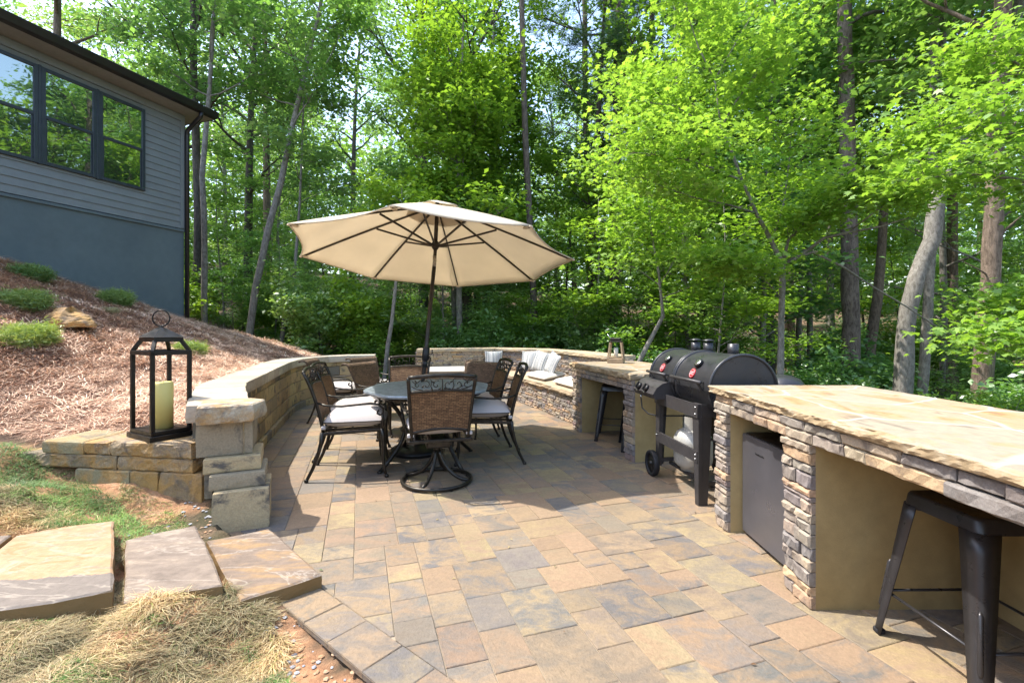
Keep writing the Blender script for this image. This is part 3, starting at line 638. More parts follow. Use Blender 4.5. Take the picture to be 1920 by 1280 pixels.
def window(s0,s1):
    fr=MB(); cx=(s0+s1)/2; wd=s1-s0; M=M0; t=.055; y=.032
    fr.box((s0+t/2,y,(WT+WB)/2),(t,.05,WT-WB),M=M,b=.004); fr.box((s1-t/2,y,(WT+WB)/2),(t,.05,WT-WB),M=M,b=.004)
    fr.box((cx,y,WT-t/2),(wd-2*t,.05,t),M=M,b=.004); fr.box((cx,y,WB+t/2),(wd-2*t,.05,t),M=M,b=.004)
    o=child(fr,'window',M_['winframe'],hs)
    zm=(WT+WB)/2-.01
    def sub(mb,name,mat):
        ob=mb.build(name,mat,o); return ob
    mr=MB(); mr.box((cx,.03,zm),(wd-2*t,.045,.05),M=M,b=.004); mr.box((s1-t-.012,.022,(WB+zm)/2),(.024,.03,zm-WB-t),M=M)
    mr.box((s0+t+.012,.022,(WB+zm)/2),(.024,.03,zm-WB-t),M=M); sub(mr,'meeting_rail',M_['winframe'])
    g1=MB(); g1.box((cx,.034,(zm+WT)/2-.01),(wd-2*t,.008,WT-zm-t-.02),M=M); sub(g1,'pane',M_['glass'])
    g2=MB(); g2.box((cx,.028,(zm+WB)/2+.01),(wd-2*t-.04,.008,zm-WB-t-.02),M=M); sub(g2,'pane',M_['glass'])
sm_=Hs(183)-Hs(269)
e=Hs(269)
mu=MB()
for i in range(4):
    window(e+i*.785,e+i*.785+.745)
    mu.box((e+i*.785+.765,.03,(WT+WB)/2),(.038,.06,WT-WB+.02),M=M0,b=.003)
child(mu,'window_mullion',M_['winframe'],hs)
# ---------------------------------------------------------------- ledge stone veneer
LCs=[((.40,.32,.245),3),((.47,.37,.27),3),((.33,.285,.245),3),((.53,.36,.22),3),((.27,.24,.225),2),((.29,.21,.19),1),((.36,.31,.25),2)]
def veneer(mb,O,Ud,Nd,L,z0,z1,pal=LCs,hmin=.038,hmax=.07,lmin=.09,lmax=.30,dep=.035,rows=None):
    O=Vector(O);U_=Vector(Ud).normalized();N_=Vector(Nd).normalized(); z=z0; ri=0
    while z<z1-.012:
        h=rows[ri] if rows and ri<len(rows) else random.uniform(hmin,hmax)
        if z1-z-h<.025: h=z1-z
        s=0; ri+=1
        while s<L-.005:
            l=random.uniform(lmin,lmax)
            if L-s-l<.07: l=L-s
            dd=dep*random.uniform(.65,1.15); oo=O+U_*s
            if h>.055 and random.random()<.25 and l>.1:
                hh=h*random.uniform(.4,.6)
                for (za,hb) in((z,hh),(z+hh,h-hh)):
                    mb.stone((oo.x,oo.y,za+.0015),(U_.x,U_.y,0),(0,0,1),(N_.x,N_.y,0),l-.004,hb-.004,dep*random.uniform(.65,1.1),jc(pick(pal),.1),jit=.005,ch=.006,nx=2+int(l/.05),ny=0,rag=.002)
            else: mb.stone((oo.x,oo.y,z+.0015),(U_.x,U_.y,0),(0,0,1),(N_.x,N_.y,0),l-.004,h-.004,dd,jc(pick(pal),.1),jit=.006,ch=.007,nx=2+int(l/.05),ny=1,rag=.0025)
            s+=l
        z+=h
def obox(mb,O,U_,N_,u0,u1,n0,n1,z0,z1,**k):
    O=Vector(O);U_=Vector(U_);N_=Vector(N_); c=O+U_*(u0+u1)/2+N_*(n0+n1)/2
    mb.box((c.x,c.y,(z0+z1)/2),(abs(u1-u0),abs(n1-n0),z1-z0),rz=math.atan2(U_.y,U_.x),**k)
def counter(name,label,O,U_,Nin,L,piers,zt,ztop,depth,endface,lip=.065,tail=0,rows=None):
    "O far end of the veneer line, U_ runs towards the camera, Nin points under the counter"
    O=Vector(O);U_=Vector(U_).normalized();Nin=Vector(Nin).normalized(); Nf=-Nin
    c=thing(name,label,'counter',(O.x,O.y,0)); st=MB(); ve=MB(); zl=zt-.105
    for (a,b) in piers:
        obox(st,O,U_,Nin,a+.004,b-.004,.0,depth-.02,-.03,zt-.004); veneer(ve,O+U_*a,U_,Nf,b-a,.0,zl-.001,lmin=.07,lmax=.2)
    obox(st,O,U_,Nin,.0,L,depth-.14,depth,-.03,zt-.003); obox(st,O,U_,Nin,.0,L,.0,.09,zl+.004,zt-.005); obox(st,O,U_,Nin,.01,L-.01,.085,depth-.1,zt-.035,zt-.006)
    veneer(ve,O,U_,Nf,L,zl,zt-.001,lmin=.12,lmax=.36,rows=[.054,.051],dep=.04)
    if endface: veneer(ve,O,Nin,-U_,.0,0,0)
    child(st,'stucco_body',M_['stucco'],c); child(ve,'stone_veneer',M_['ledge'],c)
    tp=MB(); q=[O+Nf*lip-U_*.03,O+Nf*lip+U_*(L+tail),O+Nin*depth*1.03+U_*(L+tail),O+Nin*depth*1.03-U_*.03]
    tp.slab([(p.x,p.y) for p in q],zt,ztop,ch=.009,jit=.010,step=.022,col=(1,1,1)); child(tp,'flagstone_top',M_['top'],c); return c
counter('stone_counter','long stone counter with a pale flagstone top, nearest the camera, holding the small fridge',(1.392,3.155),(.012,-1),(1,.012),4.0,[(0,.165),(.775,.99),(2.55,2.75)],.870,.917,.93,False,lip=.055)
cu=Vector((.235,-.972)).normalized(); cn=Vector((.972,.235)).normalized()
counter('stone_counter','shorter stone counter beyond the grill, with the wooden lantern on top',(.815,6.14),cu,cn,1.63,[(0,.27),(1.44,1.63)],.80,.862,.88,False,lip=.055)
# ---------------------------------------------------------------- curved stone bench
bn=thing('stone_bench','curved built-in stone bench with a high stone back at the far end of the patio','bench',(0,9,0))
Fp=[Vector(p) for p in [(-1.86,8.74),(-.34,8.97),(.07,8.53),(.50,7.45),(.86,6.35)]]
Ip=[Vector(p) for p in [(-1.90,9.36),(-.36,9.74),(.52,9.22),(1.02,8.30),(1.50,6.95)]]
Op=[Vector(p) for p in [(-1.93,9.70),(-.33,10.08),(.72,9.50),(1.30,8.45),(1.82,7.02)]]
ve=MB(); bk=MB()
for i in range(4):
    a,b=Fp[i],Fp[i+1]; t=(b-a).normalized(); n_=Vector((t.y,-t.x)); veneer(ve,a,t,n_,(b-a).length,0,.385,hmin=.03,hmax=.05,lmin=.07,lmax=.22,dep=.03)
    a,b=Ip[i],Ip[i+1]; t=(b-a).normalized(); n_=Vector((t.y,-t.x)); veneer(ve,a,t,n_,(b-a).length,.44,.835,hmin=.032,hmax=.055,lmin=.08,lmax=.24,dep=.03,pal=LCs if i else [((.50,.38,.24),4),((.44,.34,.24),3),((.36,.3,.25),1),((.5,.33,.17),1)])
    for (P,Q,z0,z1) in((Fp,Ip,-.04,.386),(Ip,Op,-.6,.836)):
        vs=[(*P[i],z0),(*P[i+1],z0),(*Q[i+1],z0),(*Q[i],z0),(*P[i],z1),(*P[i+1],z1),(*Q[i+1],z1),(*Q[i],z1)]
        bk.add(vs,[(0,1,5,4),(1,2,6,5),(2,3,7,6),(3,0,4,7),(4,5,6,7)],col=(.3,.25,.2))
veneer(ve,Ip[0],(Op[0]-Ip[0]),(-1,.1),(Op[0]-Ip[0]).length,-.1,.835); veneer(ve,Fp[0],(Ip[0]-Fp[0]),(-1,.1),(Ip[0]-Fp[0]).length,0,.385)
veneer(ve,Ip[4],(Op[4]-Ip[4]),(.1,-1),(Op[4]-Ip[4]).length,0,.835)
child(bk,'bench_core',M_['mortar'],bn); child(ve,'stone_veneer',M_['ledge'],bn)
se=MB(); ca=MB()
for i in range(4):
    q=[Fp[i].lerp(Ip[i],-.09),Fp[i+1].lerp(Ip[i+1],-.09),Ip[i+1],Ip[i]]; se.slab([(p.x,p.y) for p in q],.388,.448+.001*i,ch=.008,jit=.008,step=.06,col=(.52,.40,.26))
    q=[Ip[i].lerp(Op[i],-.2),Ip[i+1].lerp(Op[i+1],-.2),Op[i+1].lerp(Ip[i+1],-.1),Op[i].lerp(Ip[i],-.1)]; ca.slab([(p.x,p.y) for p in q],.838,.898+.001*i,ch=.008,jit=.008,step=.07,col=(.56,.44,.28))
child(se,'seat_slab',M_['cap'],bn); child(ca,'back_cap',M_['cap'],bn)
# ---------------------------------------------------------------- chairs (face +Y, origin on the floor)
def arc(p0,p1,sag,n=9,axis=(0,0,1)):
    p0=Vector(p0);p1=Vector(p1);a=Vector(axis); return [p0.lerp(p1,t)+a*sag*sin(pi*t) for t in np.linspace(0,1,n)]
def spiral(c,r0,r1,a0,a1,n,y):
    return [(c[0]+(r0+(r1-r0)*i/n)*cos(a0+(a1-a0)*i/n),y,c[1]+(r0+(r1-r0)*i/n)*sin(a0+(a1-a0)*i/n)) for i in range(n+1)]
def yb(z): # lean of the back
    t=max(0,(z-.42)/.5); return -.235-.10*t-.05*t*t*t
def hw(z): t=(z-.42)/.5; return .225+.035*t
def cushion(mb,cx,cy,z0,wx,wy,h,M=None,n=14,ex=4.0,dome=.35,mi=0):
    vs=[];fs=[]
    for lay in(0,1):
        for j in range(n+1):
            for i in range(n+1):
                u=-1+2*i/n;v=-1+2*j/n
                e=max(0,(1-abs(u)**ex))*max(0,(1-abs(v)**ex)); e=e**.35
                uu=u*(1-.05*abs(v)**3);vv=v*(1-.05*abs(u)**3)
                z=(h/2)*e*(1+dome*(1-u*u)*(1-v*v)); vs.append((cx+uu*wx/2,cy+vv*wy/2,z0+h/2+(z if lay else -z*.7)))
    m=(n+1)**2
    for j in range(n):
        for i in range(n):
            a=j*(n+1)+i; fs.append((a,a+1,a+n+2,a+n+1)); fs.append((m+a,m+a+n+1,m+a+n+2,m+a+1)) if 0 else fs.append((m+a+n+1,m+a+n+2,m+a+1,m+a)[::-1])
    fs=[f[::-1] if k%2==0 else f for k,f in enumerate(fs)]
    mb.add(vs,fs,sm=True,M=M,mi=mi)
    rim=[]
    for i in range(n): u=-1+2*i/n; rim.append((cx+u*(1-.05)*wx/2,cy-wy/2*(1-.05*abs(u)**3)))
    for i in range(n): u=-1+2*i/n; rim.append((cx+wx/2*(1-.05*abs(u)**3),cy+u*.95*wy/2))
    for i in range(n): u=1-2*i/n; rim.append((cx+u*.95*wx/2,cy+wy/2*(1-.05*abs(u)**3)))
    for i in range(n): u=1-2*i/n; rim.append((cx-wx/2*(1-.05*abs(u)**3),cy+u*.95*wy/2))
    return [(x,y,z0+h/2) for x,y in rim]
def make_chair(kind,label):
    t=thing('patio_chair',label,'chair',(0,0,0),0,'chairs around the patio table')
    br=M_['bronze']
    # seat
    m=MB(); 
    for a,b in(((-.25,-.24,.40),(-.24,.25,.415)),((.25,-.24,.40),(.24,.25,.415)),((-.25,-.24,.40),(.25,-.24,.40)),((-.24,.25,.415),(.24,.25,.415)),((-.08,-.24,.398),(-.08,.25,.41)),((.08,-.24,.398),(.08,.25,.41))): m.bar(a,b,.026,.026,b=.005)
    m.build('seat_frame',br,t)
    m=MB(); rim=cushion(m,0,.02,.425,.50,.53,.135); m.build('seat_cushion',M_['cushion'],t); c_=t.children[-1]
    m=MB(); m.tube(rim,.0045,n=5,closed=True); m.build('piping',M_['bronze'],t.children[-1] if False else [o for o in t.children if o.name.startswith('seat_cushion')][0])
    # back
    if kind!='W':
        top=.925; m=MB()
        for sx in(-1,1):
            zs=np.linspace(.40,top,12); P=[(sx*hw(z),yb(z),z) for z in zs]
            m.tube(P,[.0145]*12,n=8)
        rail=lambda z,sag,r: m.tube([(x,yb(z+sag*cos(pi*x/(2*hw(z))))-.012*cos(pi*x/(2*hw(z))),z+sag*cos(pi*x/(2*hw(z)))) for x in np.linspace(-hw(z),hw(z),15)],r,n=8)
        rail(top,.018,.0165); rail(.805,.014,.0125); rail(.475,.03,.013)
        m.build('back_frame',br,t)
        m=MB(); zc_=.866; y0=yb(.866)-.008
        for sx in(-1,1):
            for (cx,dirn,r) in((.045,1,.036),(.125,-1,.034),(.19,1,.026)):
                a0=0 if dirn>0 else pi; P=spiral((sx*cx,zc_),.006,r,a0,a0+dirn*sx*5.2,16,y0); m.tube(P,.0042,n=5)
            m.tube([(sx*.075,y0,zc_-.045),(sx*.09,y0,zc_-.01),(sx*.082,y0,zc_+.03),(sx*.10,y0,zc_+.05)],.0042,n=5)
            m.tube([(sx*.16,y0,zc_+.045),(sx*.205,y0,zc_+.01),(sx*.235,y0,zc_+.035)],.0042,n=5)
            m.tube([(sx*.15,y0,zc_-.04),(sx*.20,y0,zc_-.03),(sx*.235,y0,zc_-.01)],.0042,n=5)
            for (lx,lz,a) in((.07,.02,.6),(.15,-.012,2.2),(.205,.03,1.0),(.02,-.03,2.6)):
                m.tube([(sx*(lx-.014*cos(a)),y0,zc_+lz-.014*sin(a)),(sx*lx,y0,zc_+lz),(sx*(lx+.014*cos(a)),y0,zc_+lz+.014*sin(a))],[.002,.008,.001],n=6)
        m.tube([(0,y0,zc_-.05),(0,y0,zc_+.06)],.005,n=5)
        m.build('scroll_panel',br,t)
        zz=np.linspace(.485,.80,10); m=MB(); xs_=np.linspace(-1,1,13)
        topz=lambda x:.800+.012*cos(pi*x/2); botz=lambda x:.478+.028*cos(pi*x/2)
        for sgn in(1,-1):
            vs=[];fs=[]
            for q in np.linspace(0,1,12):
                for x in xs_:
                    z=botz(x)+(topz(x)-botz(x))*q; vs.append((x*(hw(z)-.012),yb(z)-.014*(1-x*x)+sgn*.006,z))
            for j in range(11):
                for i in range(12): a=j*13+i; f=(a,a+1,a+14,a+13); fs.append(f if sgn<0 else f[::-1])
            m.add(vs,fs,sm=True)
        m.build('woven_back',M_['wicker'],t)
        for sx in(-1,1): m=MB(); m.box((sx*.235,-.232,.452),(.05,.035,.03),b=.006); m.build('cushion_tie',M_['cushion'],t)
    else:
        m=MB(); top=.875; prof=[]
        for q in np.linspace(0,1,14):
            z=.40+q*(top-.40); prof.append((yb(z)+.0,z))
        y,z=prof[-1]
        for a in np.linspace(.25,2.5,11): prof.append((y-.062*(1-cos(a)),z+.05*sin(a)))
        for sgn in(1,-1):
            vs=[];fs=[]; n=13
            for (y,z) in prof:
                for x in np.linspace(-1,1,n): vs.append((x*(.225+.06*((z-.4)/.5)**2),y-.03*(1-x*x)*(1)+sgn*.009,z))
            for j in range(len(prof)-1):
                for i in range(n-1): a=j*n+i; f=(a,a+1,a+n+1,a+n); fs.append(f if sgn<0 else f[::-1])
            m.add(vs,fs,sm=True)
        m.build('woven_back',M_['wicker2'],t)
        for sx in(-1,1): m=MB(); m.tube([(sx*(.228+.06*((z-.4)/.5)**2),y,z) for y,z in prof],.013,n=7); m.build('back_post',M_['wicker2'],t)
    # arms
    for sx in(-1,1):
        m=MB(); z0=.655; P=[(sx*hw(z0),yb(z0)+.005,z0+.01),(sx*.262,-.20,z0-.012),(sx*.275,-.08,z0-.02),(sx*.283,.06,z0-.008),(sx*.285,.16,z0+.0),(sx*.284,.225,z0-.014),(sx*.282,.262,z0-.05),(sx*.280,.262,z0-.085),(sx*.278,.238,z0-.105),(sx*.277,.215,z0-.09),(sx*.277,.218,z0-.068),(sx*.277,.232,z0-.066)]
        m.tube(P,[.012,.012,.013,.014,.0145,.014,.0125,.0115,.011,.011,.012,.013],n=8,flat=.75)
        m.tube([(sx*.278,.255,z0-.09),(sx*.272,.262,.52),(sx*.266,.258,.47),(sx*.255,.25,.43),(sx*.25,.248,.40)],[.010,.014,.018,.012,.015],n=8)
        m.build('armrest',br,t)
    if kind=='S':
        m=MB(); m.bar((0,-.24,.385),(0,.24,.39),.11,.012); m.box((0,-.03,.345),(.20,.22,.06),b=.01); m.tube([(0,0,.33),(0,0,.24)],[.03,.028],n=12)
        m.build('swivel_mount',br,t)
        for k in range(4):
            a=pi/4+k*pi/2+.25; P=[]
            for q in np.linspace(0,1,9):
                r=.02+.265*(q**1.6); z=.27-.235*sin(q*pi/2)**1.1; P.append((r*cos(a),r*sin(a),z))
            m=MB(); m.tube(P,[.016]*8+[.012],n=8); m.build('leg',br,t)
        m=MB(); m.tube([(.29*cos(a),.29*sin(a),.022) for a in np.linspace(0,2*pi,40,endpoint=False)],.0165,n=8,closed=True)
        for a in (.3,1.9,3.4,5): m.lathe([(.012,0),(.012,.012)],n=8,c=(.29*cos(a),.29*sin(a),0))
        m.build('ring_base',br,t)
    else:
        for sx in(-1,1):
            m=MB(); P=[(sx*.25,-.24,.415),(sx*.25,-.25,.32),(sx*.252,-.275,.22),(sx*.255,-.315,.11),(sx*.258,-.355,.03),(sx*.258,-.365,.014)]
            m.tube(P,[.019,.017,.015,.0145,.014,.013],n=8); m.lathe([(.006,0),(.018,.004),(.019,.018),(.012,.03)],n=10,c=(sx*.258,-.365,0)); m.build('leg',br,t)
            m=MB(); P=[(sx*.25,.248,.43),(sx*.252,.262,.36),(sx*.25,.262,.26),(sx*.252,.262,.15),(sx*.256,.275,.06),(sx*.258,.29,.016)]
            m.tube(P,[.017,.021,.016,.0135,.0135,.012],n=8); m.lathe([(.006,0),(.018,.004),(.019,.018),(.012,.03)],n=10,c=(sx*.258,.292,0)); m.build('leg',br,t)
    return t
def facing(dx,dy): return math.atan2(dy,dx)-pi/2
A=make_chair('A','bronze scroll-top chair with pale cushion, nearest one on the left side of the table'); A.location=(-1.44,4.30,0); A.rotation_euler.z=facing(.975,.22)
dup(A,(-1.60,4.86,0),facing(.98,.14),'bronze scroll-top chair just behind the nearest left chair, its seat half hidden')
dup(A,(-.27,4.72,0),facing(-.985,-.10),'bronze scroll-top chair with arched legs on the right side of the table, nearest the grill')
dup(A,(-.44,5.30,0),facing(-.96,-.28),'bronze scroll-top chair on the right side of the table, second one back')
dup(A,(-1.31,5.72,0),facing(.05,-1),'bronze scroll-top chair behind the table facing the camera, left of the umbrella pole')
S_=make_chair('S','swivel chair with ring base and woven brown back turned towards the camera'); S_.location=(-.64,4.00,0); S_.rotation_euler.z=facing(-.27,.96)
Wc=make_chair('W','wicker chair left behind the table, rolled-over back, the nearer of two in line'); Wc.location=(-1.60,5.92,0); Wc.rotation_euler.z=facing(.93,-.37); Wc.scale=(.93,.95,.93); Wc.name='wicker_chair'; Wc['group']='wicker chairs with rolled backs'
dup(Wc,(-1.93,6.98,0),facing(.9,-.43),'wicker chair by the end of the block wall, only its rolled top showing')
dup(Wc,(-2.48,6.70,0),facing(.98,.1),'plain wicker back chair farthest left, close to the curved block wall')
dup(Wc,(-.53,5.84,0),facing(-.42,-.9),'plain wicker back chair right behind the table, right of the umbrella pole')
# ---------------------------------------------------------------- table
tb=thing('patio_table','dark cast metal octagonal patio table pierced by the umbrella pole','table',(-.815,4.60,0))
TX,TY=.585,.68; oct_=[]
for k in range(8):
    a=pi/8+k*pi/4; cx_,cy_=TX*cos(a)/cos(pi/8)*.97,TY*sin(a)/cos(pi/8)*.97; oct_.append(Vector((cx_,cy_)))
def rounded(P,r=.09,n=5):
    out=[]
    for i in range(len(P)):
        a,b,c=P[i-1],P[i],P[(i+1)%len(P)]; p=b+(a-b).normalized()*r;q=b+(c-b).normalized()*r
        for t in np.linspace(0,1,n): out.append(p*(1-t)**2+b*2*t*(1-t)+q*t*t)
    return out
RP=rounded(oct_); m=MB(); n=len(RP)
lv=[(1.0,.708),(1.008,.722),(1.0,.733),(.93,.733),(.925,.729)]
vs=[(p.x*s_,p.y*s_,z) for s_,z in lv for p in RP]; fs=[(l*n+i,l*n+(i+1)%n,(l+1)*n+(i+1)%n,(l+1)*n+i) for l in range(4) for i in range(n)]+[tuple(4*n+i for i in range(n)),tuple(range(n))[::-1]]
m.add(vs,fs)
# woven lattice straps in two directions, sunk inside the rim
for k in range(-16,17):
    for dr in(0,1):
        c=k*.04; pts_=[]
        P2=[(p.x*.92,p.y*.92) for p in RP]
        box=[(-2,c-.012),(2,c-.012),(2,c+.012),(-2,c+.012)] if dr==0 else [(c-.012,-2),(c+.012,-2),(c+.012,2),(c-.012,2)]
        q=P2
        for i in range(4):
            a_=box[i];b_=box[(i+1)%4]; nx_,ny_=-(b_[1]-a_[1]),(b_[0]-a_[0]); q=clip(q,a_[0],a_[1],nx_,ny_)
            if len(q)<3: break
        if len(q)>=3: z_=.7335+dr*.0022; m.add([(x,y,z_) for x,y in q],[tuple(range(len(q)))])
m.build('tabletop',M_['tabletop'],tb)
m=MB(); m.tube([(p.x*.9,p.y*.9,.69) for p in RP],.012,n=6,closed=True); m.build('apron',M_['bronze'],tb)
for k in range(4):
    a=pi/4+k*pi/2; P=[]
    for q in np.linspace(0,1,10): r=.50-.24*sin(q*pi)**1.0-.0*q+.03*q; P.append((r*cos(a),r*sin(a),.70-.69*q))
    m=MB(); m.tube(P,[.024,.022,.02,.019,.018,.018,.018,.019,.02,.018],n=8); m.lathe([(.01,0),(.026,.005),(.026,.02)],n=10,c=(P[-1][0],P[-1][1],0)); m.build('leg',M_['bronze'],tb)
m=MB(); m.tube([(.27*cos(a),.27*sin(a),.33) for a in np.linspace(0,2*pi,28,endpoint=False)],.012,n=6,closed=True); m.build('brace_ring',M_['bronze'],tb)
# ---------------------------------------------------------------- umbrella
um=thing('patio_umbrella','large beige market umbrella tilted away on a dark pole over the table','umbrella',(-1.0,4.97,0))
nU=Vector((.028,.118,1)).normalized(); uU=Vector((0,1,0)).cross(nU).normalized(); vU=nU.cross(uU)
Cc=Vector((-.8368,5.0876,2.0636)); RU=1.506; PH=3.8669; HA=.60
MU=Matrix(((uU.x,vU.x,nU.x,Cc.x),(uU.y,vU.y,nU.y,Cc.y),(uU.z,vU.z,nU.z,Cc.z),(0,0,0,1)))
def hcan(q): return HA*(1-q)*(1+.10*q)   # rib height over the rim
m=MB(); nr,na=12,8
for k in range(8):
    vs=[];fs=[]; a0=PH+k*pi/4;a1=a0+pi/4; d0=Vector((cos(a0),sin(a0)));d1=Vector((cos(a1),sin(a1)))
    for j in range(nr+1):
        q=.0+1.0*j/nr
        for i in range(na+1):
            t=i/na; bow=4*t*(1-t); p=d0.lerp(d1,t)*RU*q*(1-.045*bow*q**3); vs.append((p.x,p.y,hcan(q)+.006-.02*bow*q*(1-.3*q)+.0))
    for j in range(nr):
        for i in range(na): a=j*(na+1)+i; fs.append((a,a+na+1,a+na+2,a+1))
    m.add(vs,fs,sm=True,M=MU)
cn_=child(m,'canopy',M_['canopy'],um,solid=.0022)
m=MB()
for k in range(8):
    vs=[];fs=[]; a0=PH+k*pi/4;a1=a0+pi/4; d0=Vector((cos(a0),sin(a0)));d1=Vector((cos(a1),sin(a1)))
    for j in range(5):
        q=.235*j/4
        for i in range(5):
            t=i/4;p=d0.lerp(d1,t)*RU*q; vs.append((p.x,p.y,hcan(q)+.05-.012*4*t*(1-t)*(j/4)-.012*j/4))
    for j in range(4):
        for i in range(4): a=j*5+i; fs.append((a,a+5,a+6,a+1))
    m.add(vs,fs,sm=True,M=MU)
vt=child(m,'vent_cap',M_['canopy'],um,solid=.002)
m=MB()
for k in range(8):   # hem tape and corner pockets
    a0=PH+k*pi/4;a1=a0+pi/4; d0=Vector((cos(a0),sin(a0)));d1=Vector((cos(a1),sin(a1)))
    P=[]
    for t in np.linspace(0,1,9): p=d0.lerp(d1,t)*RU*(1-.045*4*t*(1-t))*.996; P.append((p.x,p.y,.004-.014*4*t*(1-t)))
    m.tube(P,.006,n=5,M=MU)
    m.box((d0.x*(RU-.045),d0.y*(RU-.045),-.002),(.09,.035,.012),M=MU@Matrix.Rotation(0,4,'Z'),rz=a0)
child(m,'canopy_hem',M_['canopy'],um)
HUB=.14
for k in range(8):
    a=PH+k*pi/4; d0=Vector((cos(a),sin(a))); m=MB()
    P=[MU@Vector((d0.x*RU*q,d0.y*RU*q,hcan(q)-.014)) for q in np.linspace(.02,.985,12)]
    for i in range(11): m.bar(P[i],P[i+1],.013,.02)
    rb=child(m,'rib',M_['dkbronze'],um)
    m=MB(); p=MU@Vector((d0.x*.035,d0.y*.035,HUB)); q_=.44; e_=MU@Vector((d0.x*RU*q_,d0.y*RU*q_,hcan(q_)-.03)); m.bar(p,e_,.014,.02); o=m.build('strut',M_['dkbronze'],rb); o.matrix_parent_inverse=Matrix.Translation(-um.location)@Matrix.Identity(4) if False else Matrix.Identity(4)
J=MU@Vector((0,0,-.035)); B0_=Vector((-1.01,4.96,.0))
m=MB(); m.tube([MU@Vector((0,0,HA+.03)),MU@Vector((0,0,HUB+.02))],.022,n=12); m.tube([MU@Vector((0,0,HUB)),J],.019,n=12); child(m,'upper_pole',M_['dkbronze'],um)
m=MB(); m.tube([MU@Vector((0,0,HUB+.045)),MU@Vector((0,0,HUB+.03)),MU@Vector((0,0,HUB-.02)),MU@Vector((0,0,HUB-.045))],[.028,.040,.040,.026],n=16); child(m,'hub',M_['dkbronze'],um)
m=MB(); jd=(B0_-J).normalized(); m.tube([J+Vector((0,0,.06)),J,J+jd*.06],.0205,n=14); child(m,'tilt_joint',M_['pale'] if False else plain('brushed_joint',(.45,.4,.32),.35,.6),um)
m=MB(); m.tube([J+jd*.06,B0_+Vector((0,0,.04))],.0215,n=14); child(m,'pole',M_['dkbronze'],um)
m=MB(); L_=(B0_-J).length
def pj(z): t=(J.z-z)/(J.z-B0_.z); return J+(B0_-J)*t
m.tube([pj(1.10),pj(1.095),pj(.965),pj(.96)],[.030,.037,.037,.031],n=14); m.tube([pj(.96),pj(.89)],[.03,.028],n=14); m.tube([pj(1.03)+Vector((.03,-.02,0)),pj(1.03)+Vector((.07,-.03,0)),pj(1.03)+Vector((.075,-.03,.05))],.006,n=6); child(m,'crank_housing',M_['blk'],um)
m=MB(); m.lathe([(.0,.0),(.27,.0),(.275,.03),(.25,.05),(.12,.075),(.05,.09),(.035,.30),(.0,.30)],n=28,c=(B0_.x,B0_.y,.001)); child(m,'umbrella_base',M_['blk'],um)
m=MB(); a=PH+5*pi/4; m.tube([MU@Vector((cos(a)*1.0,sin(a)*1.0,.15)),MU@Vector((cos(a)*1.02-.03,sin(a)*1.02,.05)),MU@Vector((cos(a)*1.05,sin(a)*1.1,-.06)),MU@Vector((cos(a)*1.12,sin(a)*1.15,-.12))],.003,n=4); child(m,'tie_strap',M_['canopy'],um)
# ---------------------------------------------------------------- metal lantern on the low wall
ln=thing('lantern','large open black metal lantern with ring handle standing on the low stone wall','lantern',(-2.53,3.385,.527),radians(-30.6))
ln.scale=(.90,.90,1)
WX,WY=.40,.315
m=MB(); m.box((0,0,.018),(WX,WY,.036),b=.003); m.box((0,0,.050),(WX*.9,WY*.9,.028),b=.003); m.build('base',M_['lantern'],ln)
bx,by=WX*.90/2-.014,WY*.90/2-.014
for sx in(-1,1):
    for sy in(-1,1):
        m=MB(); m.box((sx*bx,sy*by,.335),(.028,.028,.545),b=.002); m.build('post',M_['lantern'],ln)
m=MB()
for z,s_,h_ in((.588,1,.03),(.68,.72,.03)):
    X,Y=(bx+.014)*s_,(by+.014)*s_
    m.box((0,Y-.013,z+h_/2),(2*X,.026,h_),b=.002);m.box((0,-Y+.013,z+h_/2),(2*X,.026,h_),b=.002);m.box((X-.013,0,z+h_/2),(.026,2*Y-.052,h_),b=.002);m.box((-X+.013,0,z+h_/2),(.026,2*Y-.052,h_),b=.002)
for sx in(-1,1):
    for sy in(-1,1): m.bar((sx*bx,sy*by,.615),(sx*bx*.72,sy*by*.72,.685),.024,.024)
m.build('shoulder_frame',M_['lantern'],ln)
m=MB(); X,Y=(bx+.02)*.74,(by+.02)*.74; m.add([(-X,-Y,.712),(X,-Y,.712),(X,Y,.712),(-X,Y,.712),(-.012,-.01,.785),(.012,-.01,.785),(.012,.01,.785),(-.012,.01,.785)],[(0,1,5,4),(1,2,6,5),(2,3,7,6),(3,0,4,7),(4,5,6,7),(3,2,1,0)]); m.build('roof',M_['lantern'],ln)
m=MB(); m.lathe([(.012,.78),(.010,.795)],n=10); m.tube([(.058*sin(a),0,.848-.058*cos(a)) for a in np.linspace(0,2*pi,28,endpoint=False)],.0055,n=6,closed=True,M=Matrix.Rotation(radians(50),4,'Z')); m.build('ring_handle',M_['lantern'],ln)
cd=MB(); cd.lathe([(.0,.0),(.062,.0),(.062,.318),(.057,.326),(.03,.318),(0,.318)],n=28); cd.tube([(0,0,.315),(.004,0,.338)],.002,n=4)
o=cd.build('candle',M_['wax']); o.location=(-2.505,3.37,.592); tag(o,'yellow pillar candle standing inside the black lantern','candle')
